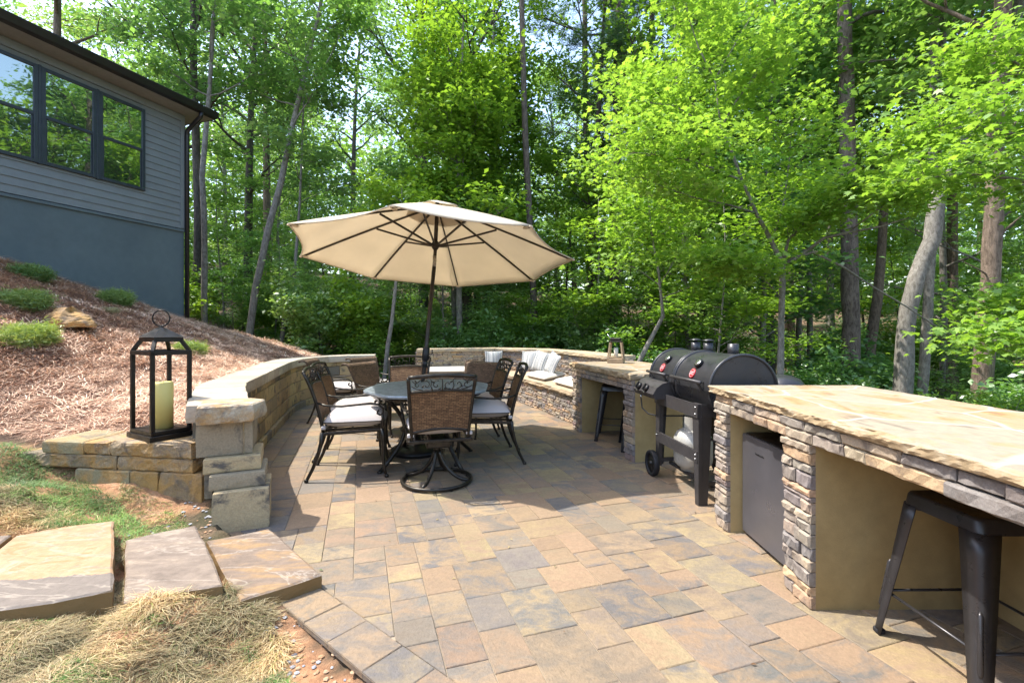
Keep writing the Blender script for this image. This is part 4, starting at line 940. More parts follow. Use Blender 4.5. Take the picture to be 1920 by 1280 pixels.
# ---------------------------------------------------------------- wooden lantern on far counter
l2=thing('lantern','small wooden frame lantern with dark top on the far stone counter','lantern',(1.335,6.02,.862),radians(-20))
m=MB(); m.box((0,0,.03),(.20,.20,.055),b=.004); m.box((0,0,.065),(.16,.16,.015)); m.build('base',M_['wood'],l2)
for sx in(-1,1):
    for sy in(-1,1): m=MB(); m.bar((sx*.092,sy*.092,.058),(sx*.066,sy*.066,.27),.018,.018); m.build('post',M_['wood'],l2)
m=MB(); m.box((0,0,.275),(.155,.155,.018),b=.003); m.box((0,0,.302),(.13,.13,.036),b=.01); m.build('roof',M_['lantern'],l2)
m=MB(); m.tube([(-.06,0,.30),(-.105,0,.36)],.006,n=6); m.build('handle',M_['chrome'],l2)
cd=MB(); cd.lathe([(.0,.0),(.026,.0),(.026,.12),(0,.12)],n=16); o=cd.build('candle',M_['wax2']); o.location=(1.335,6.02,.935); tag(o,'white candle inside the small wooden lantern','candle')
# ---------------------------------------------------------------- stools
def make_stool(label,loc,rz):
    t=thing('metal_stool',label,'stool',loc,rz,'black metal stools under the counters'); mt=M_['stool']; S=.155; Hs_=.632
    m=MB(); R_=.035; P=[]
    for (sx,sy,a0) in((1,1,0),(-1,1,pi/2),(-1,-1,pi),(1,-1,3*pi/2)):
        for q in np.linspace(0,pi/2,6): P.append((sx*(S-R_)+R_*cos(a0+q),sy*(S-R_)+R_*sin(a0+q)))
    n=len(P); lv=[(1.06,Hs_-.055),(1.02,Hs_-.012),(.985,Hs_-.002),(.94,Hs_),(.88,Hs_-.006)]
    vs=[(x*s_,y*s_,z) for s_,z in lv for x,y in P]; m.add(vs,[(l*n+i,l*n+(i+1)%n,(l+1)*n+(i+1)%n,(l+1)*n+i) for l in range(4) for i in range(n)]+[tuple(4*n+i for i in range(n))],sm=True)
    m.build('seat',mt,t)
    for sx in(-1,1):
        for sy in(-1,1):
            m=MB(); vs=[];lvls=8; k=9
            for l in range(lvls+1):
                q=l/lvls; z=Hs_-.05-(Hs_-.052)*q; c=S*1.05+.065*q; wd=.075-.038*q; r=min(.03*(1-q*.5),wd*.8)
                sec=[(c-wd,c)]+[(c-r+r*sin(a),c-r+r*cos(a)) for a in np.linspace(0,pi/2,k-2)]+[(c,c-wd)]
                vs+=[(sx*x,sy*y,z) for x,y in sec]
            fs=[(l*k+i,(l+1)*k+i,(l+1)*k+i+1,l*k+i+1) for l in range(lvls) for i in range(k-1)]
            if sx*sy<0: fs=[f[::-1] for f in fs]
            m.add(vs,fs,sm=True)
            lg=m.build('leg',mt,t); md=lg.modifiers.new('t','SOLIDIFY'); md.thickness=.004
            m=MB(); c0=S*1.05+.065*.45-.006;c1=S*1.05+.065*.85-.008
            m.tube([(sx*c0,sy*c0,Hs_*.52),(sx*(c0+.003),sy*(c0+.003),Hs_*.5),(sx*c1,sy*c1,.13),(sx*(c1-.001),sy*(c1-.001),.11)],[.003,.008,.008,.002],n=8); m.build('leg_rib',mt,lg)
            m=MB(); c=S*1.05+.065-.014; m.box((sx*c,sy*c,.012),(.036,.036,.024),b=.006); m.build('foot_cap',M_['rubber'],lg)
    m=MB(); c=S*1.05+.065*.72-.012; z=.19
    for (a,b) in(((-c,-c),(c,-c)),((c,-c),(c,c)),((c,c),(-c,c)),((-c,c),(-c,-c))): m.tube([(a[0],a[1],z),(b[0],b[1],z)],.0075,n=7,flat=.7)
    m.build('foot_rail',mt,t); m=MB(); c=S*.98
    for (a,b) in(((-c,-c),(c,c)),((c,-c),(-c,c))): m.bar((a[0],a[1],Hs_-.07),(b[0],b[1],Hs_-.07),.018,.006)
    m.build('seat_brace',mt,t); return t
st1=make_stool('dark gunmetal stool at the right edge, tucked under the long counter',(1.79,1.80,0),radians(1))
dup(st1,(1.23,5.58,0),radians(-15),'black metal stool under the far counter, the left one fully in view')
dup(st1,(1.41,5.12,0),radians(-10),'black metal stool under the far counter, mostly hidden behind its right stone pier')
# ---------------------------------------------------------------- small fridge
fr=thing('small_fridge','small dark steel fridge standing in the opening of the long stone counter','fridge',(1.46,2.74,0),0)
m=MB(); m.box((.25,0,.325),(.42,.465,.62),b=.006); m.box((.22,0,.64),(.36,.465,.012)); m.box((.06,0,.012),(.04,.40,.024)); m.build('cabinet',M_['blk'],fr)
m=MB(); m.box((.018,0,.333),(.036,.475,.615),b=.006); d_=m.build('door',M_['steel'],fr)
m=MB(); m.box((.030,0,.644),(.024,.44,.006)); m.build('hinge_strip',M_['blk'],d_)
m=MB(); yy=.075
for wd,h_ in((.004,.014),(.010,.010),(.008,.010),(.010,.013),(.009,.010),(.012,.010),(.004,.014),(.009,.010)):
    m.box((-.0006,yy-wd/2,.545+h_/2),(.001,wd,h_*.8)); yy-=wd+.004
m.build('badge',M_['blk'],d_)
# ---------------------------------------------------------------- grill
gr=thing('barrel_grill','black double barrel grill on a wheeled cart with a gas bottle, between the stone counters','grill',(1.335,3.775,0),math.atan2(-.993,.12))
gm=M_['grill']; R_=.262; GZ=.855; GY=.29
def barrel(mb,x0,x1,a0,a1,r=R_,cap=True,n=20):
    vs=[];fs=[]
    A_=np.linspace(a0,a1,n)
    for x in(x0,x1):
        for a in A_: vs.append((x,GY-r*cos(a),GZ+r*sin(a)*.97))
    for i in range(n-1): fs.append((i,n+i,n+i+1,i+1))
    mb.add(vs,fs,sm=True)
    if cap: mb.add(vs[:n],[tuple(range(n))]); mb.add(vs[n:],[tuple(range(n))[::-1]])
def lid(x0,x1,nm):
    m=MB(); barrel(m,x0,x1,-.10,pi+.05)
    for x in(x0,x1): m.tube([(x,GY-(R_+.001)*cos(a),GZ+(R_+.001)*.97*sin(a)) for a in np.linspace(-.10,pi,22)],.0125,n=7)
    L=m.build('lid',gm,gr)
    m=MB(); xa,xb=x0+.03,x1-.04; hy,hz=GY-R_-.045,GZ+.055
    m.tube([(xa,hy,hz),(xb,hy,hz)],.0125,n=10)
    for x in(xa+.05,xb-.05): m.bar((x,hy,hz),(x+ (.012 if x<(xa+xb)/2 else -.012),GY-R_-.0,GZ-.01),.022,.008); m.bar((x,hy,hz),(x,GY-R_+.005,GZ+.05),.016,.008)
    m.build('handle',M_['cart'],L)
    a=radians(42); c=Vector(((x0+x1)/2+.02,GY-R_*cos(a),GZ+R_*.97*sin(a))); nn=Vector((0,-cos(a),sin(a)))
    Mg=Matrix.Translation(c)@Vector((0,0,1)).rotation_difference(nn).to_matrix().to_4d() if False else Matrix.Translation(c)@(nn.to_track_quat('Z','Y').to_matrix().to_4x4())
    m=MB(); m.lathe([(.036,-.004),(.038,.02),(.034,.026)],n=24,M=Mg,mi=0); m.lathe([(.030,.0262),(.029,.0275),(0,.0275)],n=24,M=Mg,mi=1); m.bar(Mg@Vector((0,0,.029)),Mg@Vector((.018,.012,.029)),.002,.001,mi=0); m.build('gauge',[M_['blk'],M_['chrome']],L)
    a=radians(23); c=Vector(((x0+x1)/2-.005,GY-R_*cos(a),GZ+R_*.97*sin(a))); nn=Vector((0,-cos(a),sin(a))); Mg=Matrix.Translation(c)@(nn.to_track_quat('Z','Y').to_matrix().to_4x4())
    m=MB(); S2=Matrix.Diagonal((1.0,1.0,1,1)); m.lathe([(.040,-.003),(.040,.005),(.037,.007)],n=28,M=Mg,mi=0)
    m.tube([(Mg@Vector((.031*cos(q),.031*sin(q),.0075))) for q in np.linspace(0,2*pi,28,endpoint=False)],.0016,n=4,closed=True,mi=1)
    for zz_ in(-.011,.004): m.tube([Mg@Vector((x,zz_+.005*sin(x*420)+.004,.0078)) for x in np.linspace(-.023,.023,18)],.0024,n=4,mi=1)
    m.build('badge',[M_['red'],M_['pale']],L)
    return L
lid(-.60,-.155,''); lid(-.125,.42,'')
m=MB(); barrel(m,-.60,-.155,-pi+.05,-.06); barrel(m,-.125,.42,-pi+.05,-.06); m.box((-.14,GY+.05,GZ-.06),(.03,.3,.2)); m.build('firebox',gm,gr)
for (x,capd) in((-.37,1),(-.16,1),(.20,0)):
    m=MB(); z=GZ+R_*.93; y=GY+.06; m.lathe([(.041,-.02),(.041,.085),(.038,.085),(.038,.0)],n=20,c=(x,y,z))
    if capd: m.lathe([(.014,.085),(.014,.10)],n=8,c=(x,y,z)); m.lathe([(.050,.098),(.050,.103),(.02,.114),(0,.116)],n=20,c=(x,y,z))
    m.build('chimney',gm,gr)
# control panel
m=MB(); n=8; prof=[(GY-R_+.05,.70)]+[(GY-R_-.135,.705),(GY-R_-.155,.745),(GY-R_-.12,.80),(GY-R_-.07,.835),(GY-R_-.01,.85),(GY-R_+.05,.85)]
vs=[(x,p[0],p[1]) for x in(-.63,-.19) for p in prof]; k=len(prof); m.add(vs,[(i,k+i,k+(i+1)%k,(i+1)%k) for i in range(k)]+[tuple(range(k)),tuple(range(k,2*k))[::-1]]); cp=m.build('control_panel',M_['cart'],gr)
for x in(-.52,-.36):
    nn=Vector((0,-.8,.6)); Mg=Matrix.Translation(Vector((x,GY-R_-.135,.775)))@(nn.to_track_quat('Z','Y').to_matrix().to_4x4())
    m=MB(); m.lathe([(.034,0),(.032,.022),(.028,.026)],n=20,M=Mg,mi=0); m.bar(Mg@Vector((0,-.03,.03)),Mg@Vector((0,.03,.03)),.014,.02,mi=0); m.bar(Mg@Vector((.012,-.045,.004)),Mg@Vector((-.02,-.038,.004)),.009,.003,mi=1); m.build('knob',[M_['blk'],M_['pale'] if False else M_['chrome']],cp)
# cart
def leg(x,y,z1,flip):
    m=MB(); w0,w1=.095,.05; zt=.745
    xa=x; 
    if flip>0: top=(x-w0,x); bot=(x-w1,x)
    else: top=(x,x+w0); bot=(x,x+w1)
    t_=.035
    vs=[(bot[0],y,z1),(bot[1],y,z1),(top[1],y,zt),(top[0],y,zt),(bot[0],y+t_,z1),(bot[1],y+t_,z1),(top[1],y+t_,zt),(top[0],y+t_,zt)]
    m.add(vs,[(0,1,2,3),(7,6,5,4),(0,4,5,1),(1,5,6,2),(2,6,7,3),(3,7,4,0)])
    xs_=(x-.004,x) if flip>0 else (x,x+.004); yw=.07
    m.add([(xs_[0],y+.03,z1),(xs_[1],y+.03,z1),(xs_[1],y+.03,zt),(xs_[0],y+.03,zt),(xs_[0],y+yw,z1),(xs_[1],y+yw,z1),(xs_[1],y+yw+.04,zt),(xs_[0],y+yw+.04,zt)],[(0,1,2,3),(7,6,5,4),(0,4,5,1),(1,5,6,2),(2,6,7,3),(3,7,4,0)])
    m.build('leg',M_['cart'],gr)
leg(.34,-.01,.0,1); leg(-.40,-.01,.10,-1); leg(.34,.50,.0,1); leg(-.40,.50,.10,-1)
m=MB()
m.box((-.03,-.014,.695),(.742,.012,.10)); m.box((-.03,-.005,.355),(.72,.02,.085)); m.box((-.03,.55,.695),(.74,.02,.10)); m.box((-.03,.55,.30),(.72,.02,.05)); m.box((-.03,.48,.145),(.72,.03,.04)); m.box((-.36,.25,.15),(.03,.5,.03)); m.box((.30,.25,.15),(.03,.5,.03)); m.box((-.03,.29,.40),(.72,.02,.016)); m.box((.335,.26,.695),(.02,.5,.09)); m.box((-.395,.26,.695),(.02,.5,.09)); m.box((-.03,.12,.115),(.70,.03,.02))
m.build('cart_frame',M_['cart'],gr)
for (bx_,bz_) in ((-.37,.72),(-.37,.67),(.31,.72),(.31,.67),(-.365,.37),(.31,.37),(.31,.34)): m=MB(); m.lathe([(.0,-.002),(.008,-.002),(.007,.004),(0,.006)],n=8,M=Matrix.Translation(Vector((bx_,-.020,bz_)))@Matrix.Rotation(pi/2,4,'X')); m.build('bolt',M_['chrome'],gr)
for y in(-.045,.58):
    m=MB(); Mw=Matrix.Translation(Vector((-.395,y,.112)))@Matrix.Rotation(pi/2,4,'X')
    m.lathe([(.085,-.022),(.108,-.022),(.112,-.012),(.112,.012),(.108,.022),(.085,.022),(.085,-.022)],n=30,M=Mw,mi=0); m.lathe([(.0,-.012),(.085,-.008),(.085,.008),(0,.012)],n=24,M=Mw,mi=1)
    for q in range(5): a=q*2*pi/5; m.bar(Mw@Vector((.02*cos(a),.02*sin(a),0)),Mw@Vector((.085*cos(a),.085*sin(a),0)),.02,.034,mi=1)
    m.lathe([(.02,-.028),(.02,.028)],n=12,M=Mw,mi=1); m.build('wheel',[M_['rubber'],M_['blk']],gr)
m=MB(); m.tube([(-.53,GY-R_-.12,.70),(-.53,GY-R_-.12,.665),(-.52,GY-R_-.115,.58),(-.46,GY-R_-.08,.535),(-.38,.0,.53),(-.2,.15,.56),(-.05,.2,.56)],.0065,n=6); m.tube([(-.53,GY-R_-.12,.70),(-.53,GY-R_-.12,.668)],.011,n=8,mi=1); m.build('gas_hose',[M_['rubber'],M_['chrome']],gr)
# firebox cover poking up behind the near counter
m=MB(); Mf=Matrix.Translation(Vector((.02,GY+.60,.775)))
m.lathe([(.0,-.16),(.17,-.16),(.175,.0),(.165,.07),(.13,.115),(.07,.14),(0,.148)],n=26,M=Mf); m.bar((.02,GY+.24,.95),(.02,GY+.46,.90),.03,.014); m.bar((.05,GY+.24,.93),(.05,GY+.44,.87),.012,.012); m.box((.02,GY+.36,.70),(.05,.40,.03)); m.build('side_box',gm,gr)
tk=thing('gas_bottle','white propane bottle on the lower shelf of the grill cart','gas bottle',(1.515,3.93,.125))
m=MB(); m.lathe([(.0,.0),(.10,.0),(.10,.02),(.13,.035),(.152,.07),(.155,.11),(.155,.23),(.150,.27),(.125,.315),(.08,.34),(.03,.35),(0,.35)],n=32); m.build('bottle_body',M_['tank'],tk)
m=MB(); 
for a0,a1 in((.4,2.4),(3.5,5.6)):
    vs=[];fs=[]; n=14
    for r in(.088,.083):
        for z in(.32,.445):
            for a in np.linspace(a0,a1,n): vs.append((r*cos(a),r*sin(a),z))
    q=n
    for i in range(n-1): fs+=[(i,i+1,q+i+1,q+i),(2*q+i+1,2*q+i,3*q+i,3*q+i+1),(q+i,q+i+1,3*q+i+1,3*q+i)]
    m.add(vs,fs,sm=False)
m.build('collar',M_['tank'],tk)
m=MB(); m.lathe([(.018,.34),(.018,.40),(.03,.405),(.03,.42)],n=12); m.build('valve',M_['blk'],tk)
# ---------------------------------------------------------------- bench cushions, pillows
def bcush(label,P):
    c=sum((Vector(p) for p in P),Vector((0,0)))/4; n=16; mb=MB(); vs=[];fs=[]
    for lay in(0,1):
        for j in range(n+1):
            for i in range(n+1):
                u,v=i/n,j/n; p=(Vector(P[0])*(1-u)+Vector(P[1])*u)*(1-v)+(Vector(P[3])*(1-u)+Vector(P[2])*u)*v
                e=(max(0,1-abs(2*u-1)**12)*max(0,1-abs(2*v-1)**7))**.4; z=.045*e*(1+.25*(1-(2*u-1)**2)*(1-(2*v-1)**2)); vs.append((p.x-c.x,p.y-c.y,.047+(z if lay else -z)))
    m=(n+1)**2
    for j in range(n):
        for i in range(n): a=j*(n+1)+i; fs+=[(a+n+1,a+n+2,a+1,a),(m+a,m+a+1,m+a+n+2,m+a+n+1)]
    A=sum(P[i][0]*P[(i+1)%4][1]-P[(i+1)%4][0]*P[i][1] for i in range(4))
    if A<0: fs=[f[::-1] for f in fs]
    mb.add(vs,fs,sm=True); o=mb.build('bench_cushion',M_['bcushion']); o.location=(c.x,c.y,.450); tag(o,label,'cushion',group='white bench cushions')
def L4(a,b,s0,s1,i): # along segment i between fractions, from depth fraction a to b
    F0,F1=Fp[i],Fp[i+1];I0,I1=Ip[i],Ip[i+1]; f=lambda s,d:(F0.lerp(F1,s)).lerp(I0.lerp(I1,s),d); return [tuple(f(s0,a)),tuple(f(s1,a)),tuple(f(s1,b)),tuple(f(s0,b))]
bcush('long white bench cushion on the straight back bench, behind the table',L4(.05,.93,.06,.94,0))
bcush('white bench cushion around the bend, half hidden behind the scroll-top chairs',L4(.04,.9,.35,.98,2))
bcush('white bench cushion at the right end of the bench, against the far counter',L4(.04,.9,.28,1.0,3))
def pillow(label,loc,sz,rz,tilt,roll,mat,th=.13):
    mb=MB(); n=16; vs=[];fs=[]
    for lay in(0,1):
        for j in range(n+1):
            for i in range(n+1):
                u,v=-1+2*i/n,-1+2*j/n; e=(max(0,1-u*u)*max(0,1-v*v))**.42; pin=1-.09*(1-v*v)*abs(u)**2; pin2=1-.09*(1-u*u)*abs(v)**2
                vs.append((u*sz/2*pin,(-1 if lay else 1)*th/2*e,v*sz/2*pin2+sz/2))
    m=(n+1)**2
    for j in range(n):
        for i in range(n): a=j*(n+1)+i; fs+=[(a+n+1,a+n+2,a+1,a),(m+a,m+a+1,m+a+n+2,m+a+n+1)]
    mb.add(vs,fs,sm=True); rim=[(u*sz/2,0,sz/2+v*sz/2) for u,v in [(-1+2*i/10,-1) for i in range(10)]+[(1,-1+2*i/10) for i in range(10)]+[(1-2*i/10,1) for i in range(10)]+[(-1,1-2*i/10) for i in range(10)]]
    rim=[(x*(1-.09*(1-((z-sz/2)/(sz/2))**2)),y,sz/2+(z-sz/2)*(1-.09*(1-(x/(sz/2))**2))) for x,y,z in rim]; mb.tube(rim,.006,n=5,closed=True)
    o=mb.build('striped_pillow',mat); o.location=loc; o.rotation_euler=(tilt,roll,rz); tag(o,label,'pillow',group='striped pillows on the bench')
pillow('striped pillow leaning alone in the back corner of the bench',(-.36,9.42,.50),.36,radians(8),radians(-14),0,M_['stripeA'])
pillow('pale striped pillow, leftmost of the three together on the bench',(.30,8.72,.53),.38,radians(-34),radians(-22),radians(-4),M_['stripeA'])
pillow('boldly striped grey pillow, middle of the three on the bench',(.46,8.42,.53),.38,radians(-50),radians(-20),radians(8),M_['stripeB'])
pillow('striped pillow turned sideways, rightmost of the three on the bench',(.62,8.12,.53),.38,radians(-72),radians(-20),radians(14),M_['stripeA'])
# ---------------------------------------------------------------- leaves
LSH={'quad':np.array([(0,0,0),(.5,-.30,.06),(1,0,-.10),(.5,.30,.06)]),
'maple':np.array([(0,0,0),(.10,-.48,-.05),(.42,-.24,.03),(.62,-.52,-.08),(.68,-.18,.0),(1.05,0,-.16),(.68,.18,.0),(.62,.52,-.08),(.42,.24,.03),(.10,.48,-.05)])}
def leaves(centers,size,shape='quad',flat=.55,droop=.15,r=None):
    r=r or rng; n=len(centers); S=LSH[shape]; k=len(S)
    az=r.random(n)*2*pi; nz=r.normal(0,flat,(n,2)); nrm=np.stack([nz[:,0],nz[:,1],np.ones(n)],1); nrm/=np.linalg.norm(nrm,axis=1)[:,None]
    d=np.stack([np.cos(az),np.sin(az),-droop+r.normal(0,.25,n)],1); d-=nrm*(d*nrm).sum(1)[:,None]; d/=np.linalg.norm(d,axis=1)[:,None]; s=np.cross(nrm,d)
    sz=(size*(.65+.7*r.random(n)))[:,None,None]
    V=centers[:,None,:]+sz*(S[None,:,0:1]*d[:,None,:]+S[None,:,1:2]*s[:,None,:]+S[None,:,2:3]*nrm[:,None,:])
    F=np.arange(n*k).reshape(n,k); c=np.clip(r.beta(2,2,n),0,1); col=np.repeat(np.stack([c,c,c],1),k,0)
    return V.reshape(-1,3),F,col
def cluster_pts(C,per,sig,r=None):
    r=r or rng; C=np.asarray(C); P=np.repeat(C,per,0); return P+r.normal(0,1,P.shape)*np.asarray(sig)
class Tree:
    def __init__(s,seed): s.mb=MB(); s.tips=[]; s.R=random.Random(seed)
    def limb(s,p,d,L,r0,depth,up=.25,wob=.22,n=6,nsub=4,tipf=.35,n_=6):
        R=s.R; P=[Vector(p)]; d=Vector(d).normalized()
        for i in range(n):
            d=(d+Vector((R.uniform(-wob,wob),R.uniform(-wob,wob),R.uniform(-wob,wob)+up*.25))).normalized(); P.append(P[-1]+d*L/n)
        s.mb.tube(P,[r0*(1-.8*i/n) for i in range(n+1)],n=n_,cap=False)
        if depth<=0:
            for i in range(1,n+1):
                if i/n>tipf: s.tips.append(P[i])
            return
        for k in range(nsub):
            t=tipf+(1-tipf)*(k+R.random())/nsub; i=min(int(t*n),n-1); q=P[i].lerp(P[i+1],t*n-i); dd=(P[i+1]-P[i]).normalized()
            sd=dd.cross(Vector((0,0,1))); sd=(sd.normalized() if sd.length>.1 else Vector((1,0,0)))*(1 if k%2 else -1)
            s.limb(q,(dd*.7+sd*R.uniform(.5,1.1)+Vector((0,0,R.uniform(-.15,.3)))),L*R.uniform(.38,.6)*(1.15-t*.5),r0*.45,depth-1,up,wob,max(3,n-2),3,.3,5)
        s.tips.append(P[-1])
    def trunk(s,pts,rad,n=10): s.mb.tube(pts,rad,n=n,cap=True)
def tree_proto(seed,H,r0,cb,cr,nl,per,size,kind='hard',sig=(.38,.38,.2),mat='leafM',bark='barkG',shape='quad',lean=.3,dead=0,subd=1,flat=.55,upang=(.15,.75)):
    T=Tree(seed); R=T.R; np_=9; P=[];x=y=0; lx,ly=R.uniform(-lean,lean),R.uniform(-lean,lean)
    for i in range(np_+1):
        q=i/np_; P.append(Vector((lx*q*q*2+.12*sin(q*5+seed)*q,ly*q*q*2+.12*cos(q*4+seed)*q,-.5*(i==0)+H*q)))
    T.trunk(P,[r0*(1.25 if i==0 else 1-.86*(i/np_)**.9) for i in range(np_+1)])
    def at(q): f=q*np_; i=min(int(f),np_-1); return P[i].lerp(P[i+1],f-i)
    for k in range(nl):
        q=cb+(1-cb)*((k+R.random()*.6)/nl)**.9*.97; u=(q-cb)/(1-cb); az=k*2.4+R.uniform(-.4,.4)
        prof=(sin(pi*min(1,.18+u*.82))**.7 if kind!='cone' else (1.05-u)) if kind!='under' else (1-.35*u)
        L=cr*max(.22,prof)*R.uniform(.75,1.15); el=R.uniform(*upang)+(.5*u if kind=='hard' else .1)
        T.limb(at(q),(cos(az)*cos(el),sin(az)*cos(el),sin(el)),L,r0*.34*(1.1-.6*u),subd,up=.15,nsub=4)
    for k in range(dead):
        q=cb*R.uniform(.4,1); az=R.random()*6.3; T.limb(at(q),(cos(az),sin(az),R.uniform(-.2,.4)),R.uniform(.5,1.6),.018,0,up=0,n=4)
        T.tips=T.tips[:-3]
    tips=np.array([tuple(p) for p in T.tips]); rr=np.random.default_rng(seed)
    C=cluster_pts(tips,per,sig,rr); V,F,c=leaves(C,size,shape,flat,r=rr)
    if kind!='pine': pass
    return T.mb,(V,F,c),mat,bark
def needles(centers,size,r,per=10,wid=.012):
    n=len(centers)*per; P=np.repeat(centers,per,0)+r.normal(0,.03,(n,3)); d=r.normal(0,1,(n,3)); d[:,2]=np.abs(d[:,2])*.6; d/=np.linalg.norm(d,axis=1)[:,None]; s=np.cross(d,r.normal(0,1,(n,3))); s/=np.linalg.norm(s,axis=1)[:,None]
    L=size*(.7+.6*r.random(n))[:,None]; V=np.stack([P-s*wid,P+s*wid,P+d*L+s*wid*.3,P+d*L-s*wid*.3],1).reshape(-1,3); c=np.repeat(r.random(n),4)
    return V,np.arange(n*4).reshape(n,4),np.stack([c,c,c],1)
def plant_tree(name,label,cat,mb,lv,lmat,bmat,loc,rz=0,sc=1,group=None,leafname='crown'):
    t=thing(name,label,cat,loc,rz,group); t.scale=(sc,sc,sc)
    if mb.v: mb.build('trunk',M_[bmat],t)
    V,F,c=lv; mesh_np(leafname,V,F,M_[lmat],c,t); return t
def gz_(x,y): return float(tz(np.array([x]),np.array([y]),raw=True)[0])
def put(t,x,y,rz,label,sc,tagz=-.1,lm=None,tilt=None):
    o=dup(t,(x,y,gz_(x,y)+tagz),rz,label,sc)
    if tilt: o.rotation_euler=(tilt[0],tilt[1],rz)
    if lm:
        for ch in o.children:
            if ch.name.startswith('crown'): ch.material_slots[0].link='OBJECT'; ch.material_slots[0].material=M_[lm]
    return o
# prototypes; each one itself is the first individual of its kind
protos={}
protos['h1']=dict(seed=1,H=17,r0=.16,cb=.22,cr=3.3,nl=20,per=30,size=.17,mat='leafM',bark='barkG')
protos['h2']=dict(seed=2,H=19,r0=.20,cb=.30,cr=3.8,nl=22,per=28,size=.18,mat='leafD',bark='barkD')
protos['h3']=dict(seed=3,H=15,r0=.11,cb=.16,cr=2.5,nl=18,per=30,size=.15,mat='leafM',bark='barkG',lean=.8)
protos['h4']=dict(seed=4,H=21,r0=.22,cb=.38,cr=3.6,nl=20,per=26,size=.18,mat='leafD',bark='barkR')
protos['u1']=dict(seed=5,H=5.2,r0=.035,cb=.12,cr=1.7,nl=15,per=26,size=.12,kind='under',sig=(.24,.24,.05),mat='leafD',bark='barkG',flat=.3,upang=(-.05,.3))
protos['u2']=dict(seed=6,H=3.0,r0=.022,cb=.08,cr=1.15,nl=13,per=24,size=.10,kind='under',sig=(.17,.17,.05),mat='leafM',bark='barkG',flat=.35,upang=(.0,.45))
protos['u3']=dict(seed=7,H=7.5,r0=.05,cb=.15,cr=2.1,nl=18,per=28,size=.13,kind='under',sig=(.26,.26,.07),mat='leafD',bark='barkD',flat=.35,upang=(.0,.4))
protos['b1']=dict(seed=8,H=1.3,r0=.012,cb=.05,cr=.75,nl=12,per=22,size=.085,kind='under',sig=(.12,.12,.08),mat='leafM',bark='barkD',flat=.6,upang=(.1,.8))
rt=random.Random(5)
LAB={'h':'tall leafy tree standing back in the wood around the patio','u':'slender understory sapling with layered leaves deep in the wood','b':'low leafy bush on the forest floor behind the walls'}
GRP={'h':'tall trees of the wood','u':'understory saplings of the wood','b':'bushes on the forest floor'}
NM={'h':'hardwood_tree','u':'sapling','b':'bush'}; CT={'h':'tree','u':'tree','b':'bush'}
made={}
def spawn(k,x,y,rz,sc,lm=None,label=None,tilt=None,zo=-.1):
    g=k[0]
    if k not in made:
        mb,lv,lm0,bk_=tree_proto(**protos[k]); made[k]=plant_tree(NM[g],label or LAB[g],CT[g],mb,lv,lm0,bk_,(x,y,gz_(x,y)+zo),rz,sc,GRP[g]); o=made[k]
        if tilt: o.rotation_euler=(tilt[0],tilt[1],rz)
        if lm:
            for ch in o.children:
                if ch.name.startswith('crown'): ch.material_slots[0].link='OBJECT'; ch.material_slots[0].material=M_[lm]
        return o
    o=put(made[k],x,y,rz,label or LAB[g],sc,zo,lm,tilt)
    if lm is None:
        for ch in o.children:
            if ch.name.startswith('crown') and ch.material_slots[0].link=='OBJECT': ch.material_slots[0].material=M_[protos[k]['mat']]
    return o
pts=[]
def ok(x,y,dm):
    if any((x-a)**2+(y-b)**2<dm*dm for a,b in pts): return False
    if -16<x<-6.2 and y<11.5: return False
    return True
def blocks_sun(x,y,h):
    # keep direct sun on the terrace: trees on the sun side must stay low in that corridor
    for (ax,ay) in((-3,4),(0,3),(0,6),(0,9),(1.8,4),(-5,9),(1,8)):
        dx,dy=x-ax,y-ay; s=dx*(-.98)+dy*.2; c=abs(dx*.2+dy*.98)
        if s>0 and c<2.6 and h>s*1.3: return True
    return False
specs=[('h',14,24,15,3.6),('h',24,34,20,4.4),('h',34,50,22,5.5)]
for g,y0,y1,cnt,dm in specs:
    c=0;tr=0
    while c<cnt and tr<4000:
        tr+=1; y=rt.uniform(y0,y1); x=rt.uniform(-1.25*y,1.35*y) if y>20 else rt.uniform(-1.1*y,1.6*y)
        if not ok(x,y,dm): continue
        if 2.0<x/y*1<.13*1 : continue
        k=rt.choice(['h1','h2','h3','h4']); sc=rt.uniform(.85,1.2)
        if abs(x/y-.07)<.10 and y<30: continue      # thinner canopy where the pines stand
        if x/y<-.25 and y<22 and rt.random()<.35: continue
        if blocks_sun(x,y,protos[k]['H']*sc): continue
        lm=None
        if x>0 and rt.random()<.5: lm='leafM'
        if rt.random()<.16: lm='leafC'
        pts.append((x,y)); spawn(k,x,y,rt.uniform(0,6.28),sc,lm); c+=1
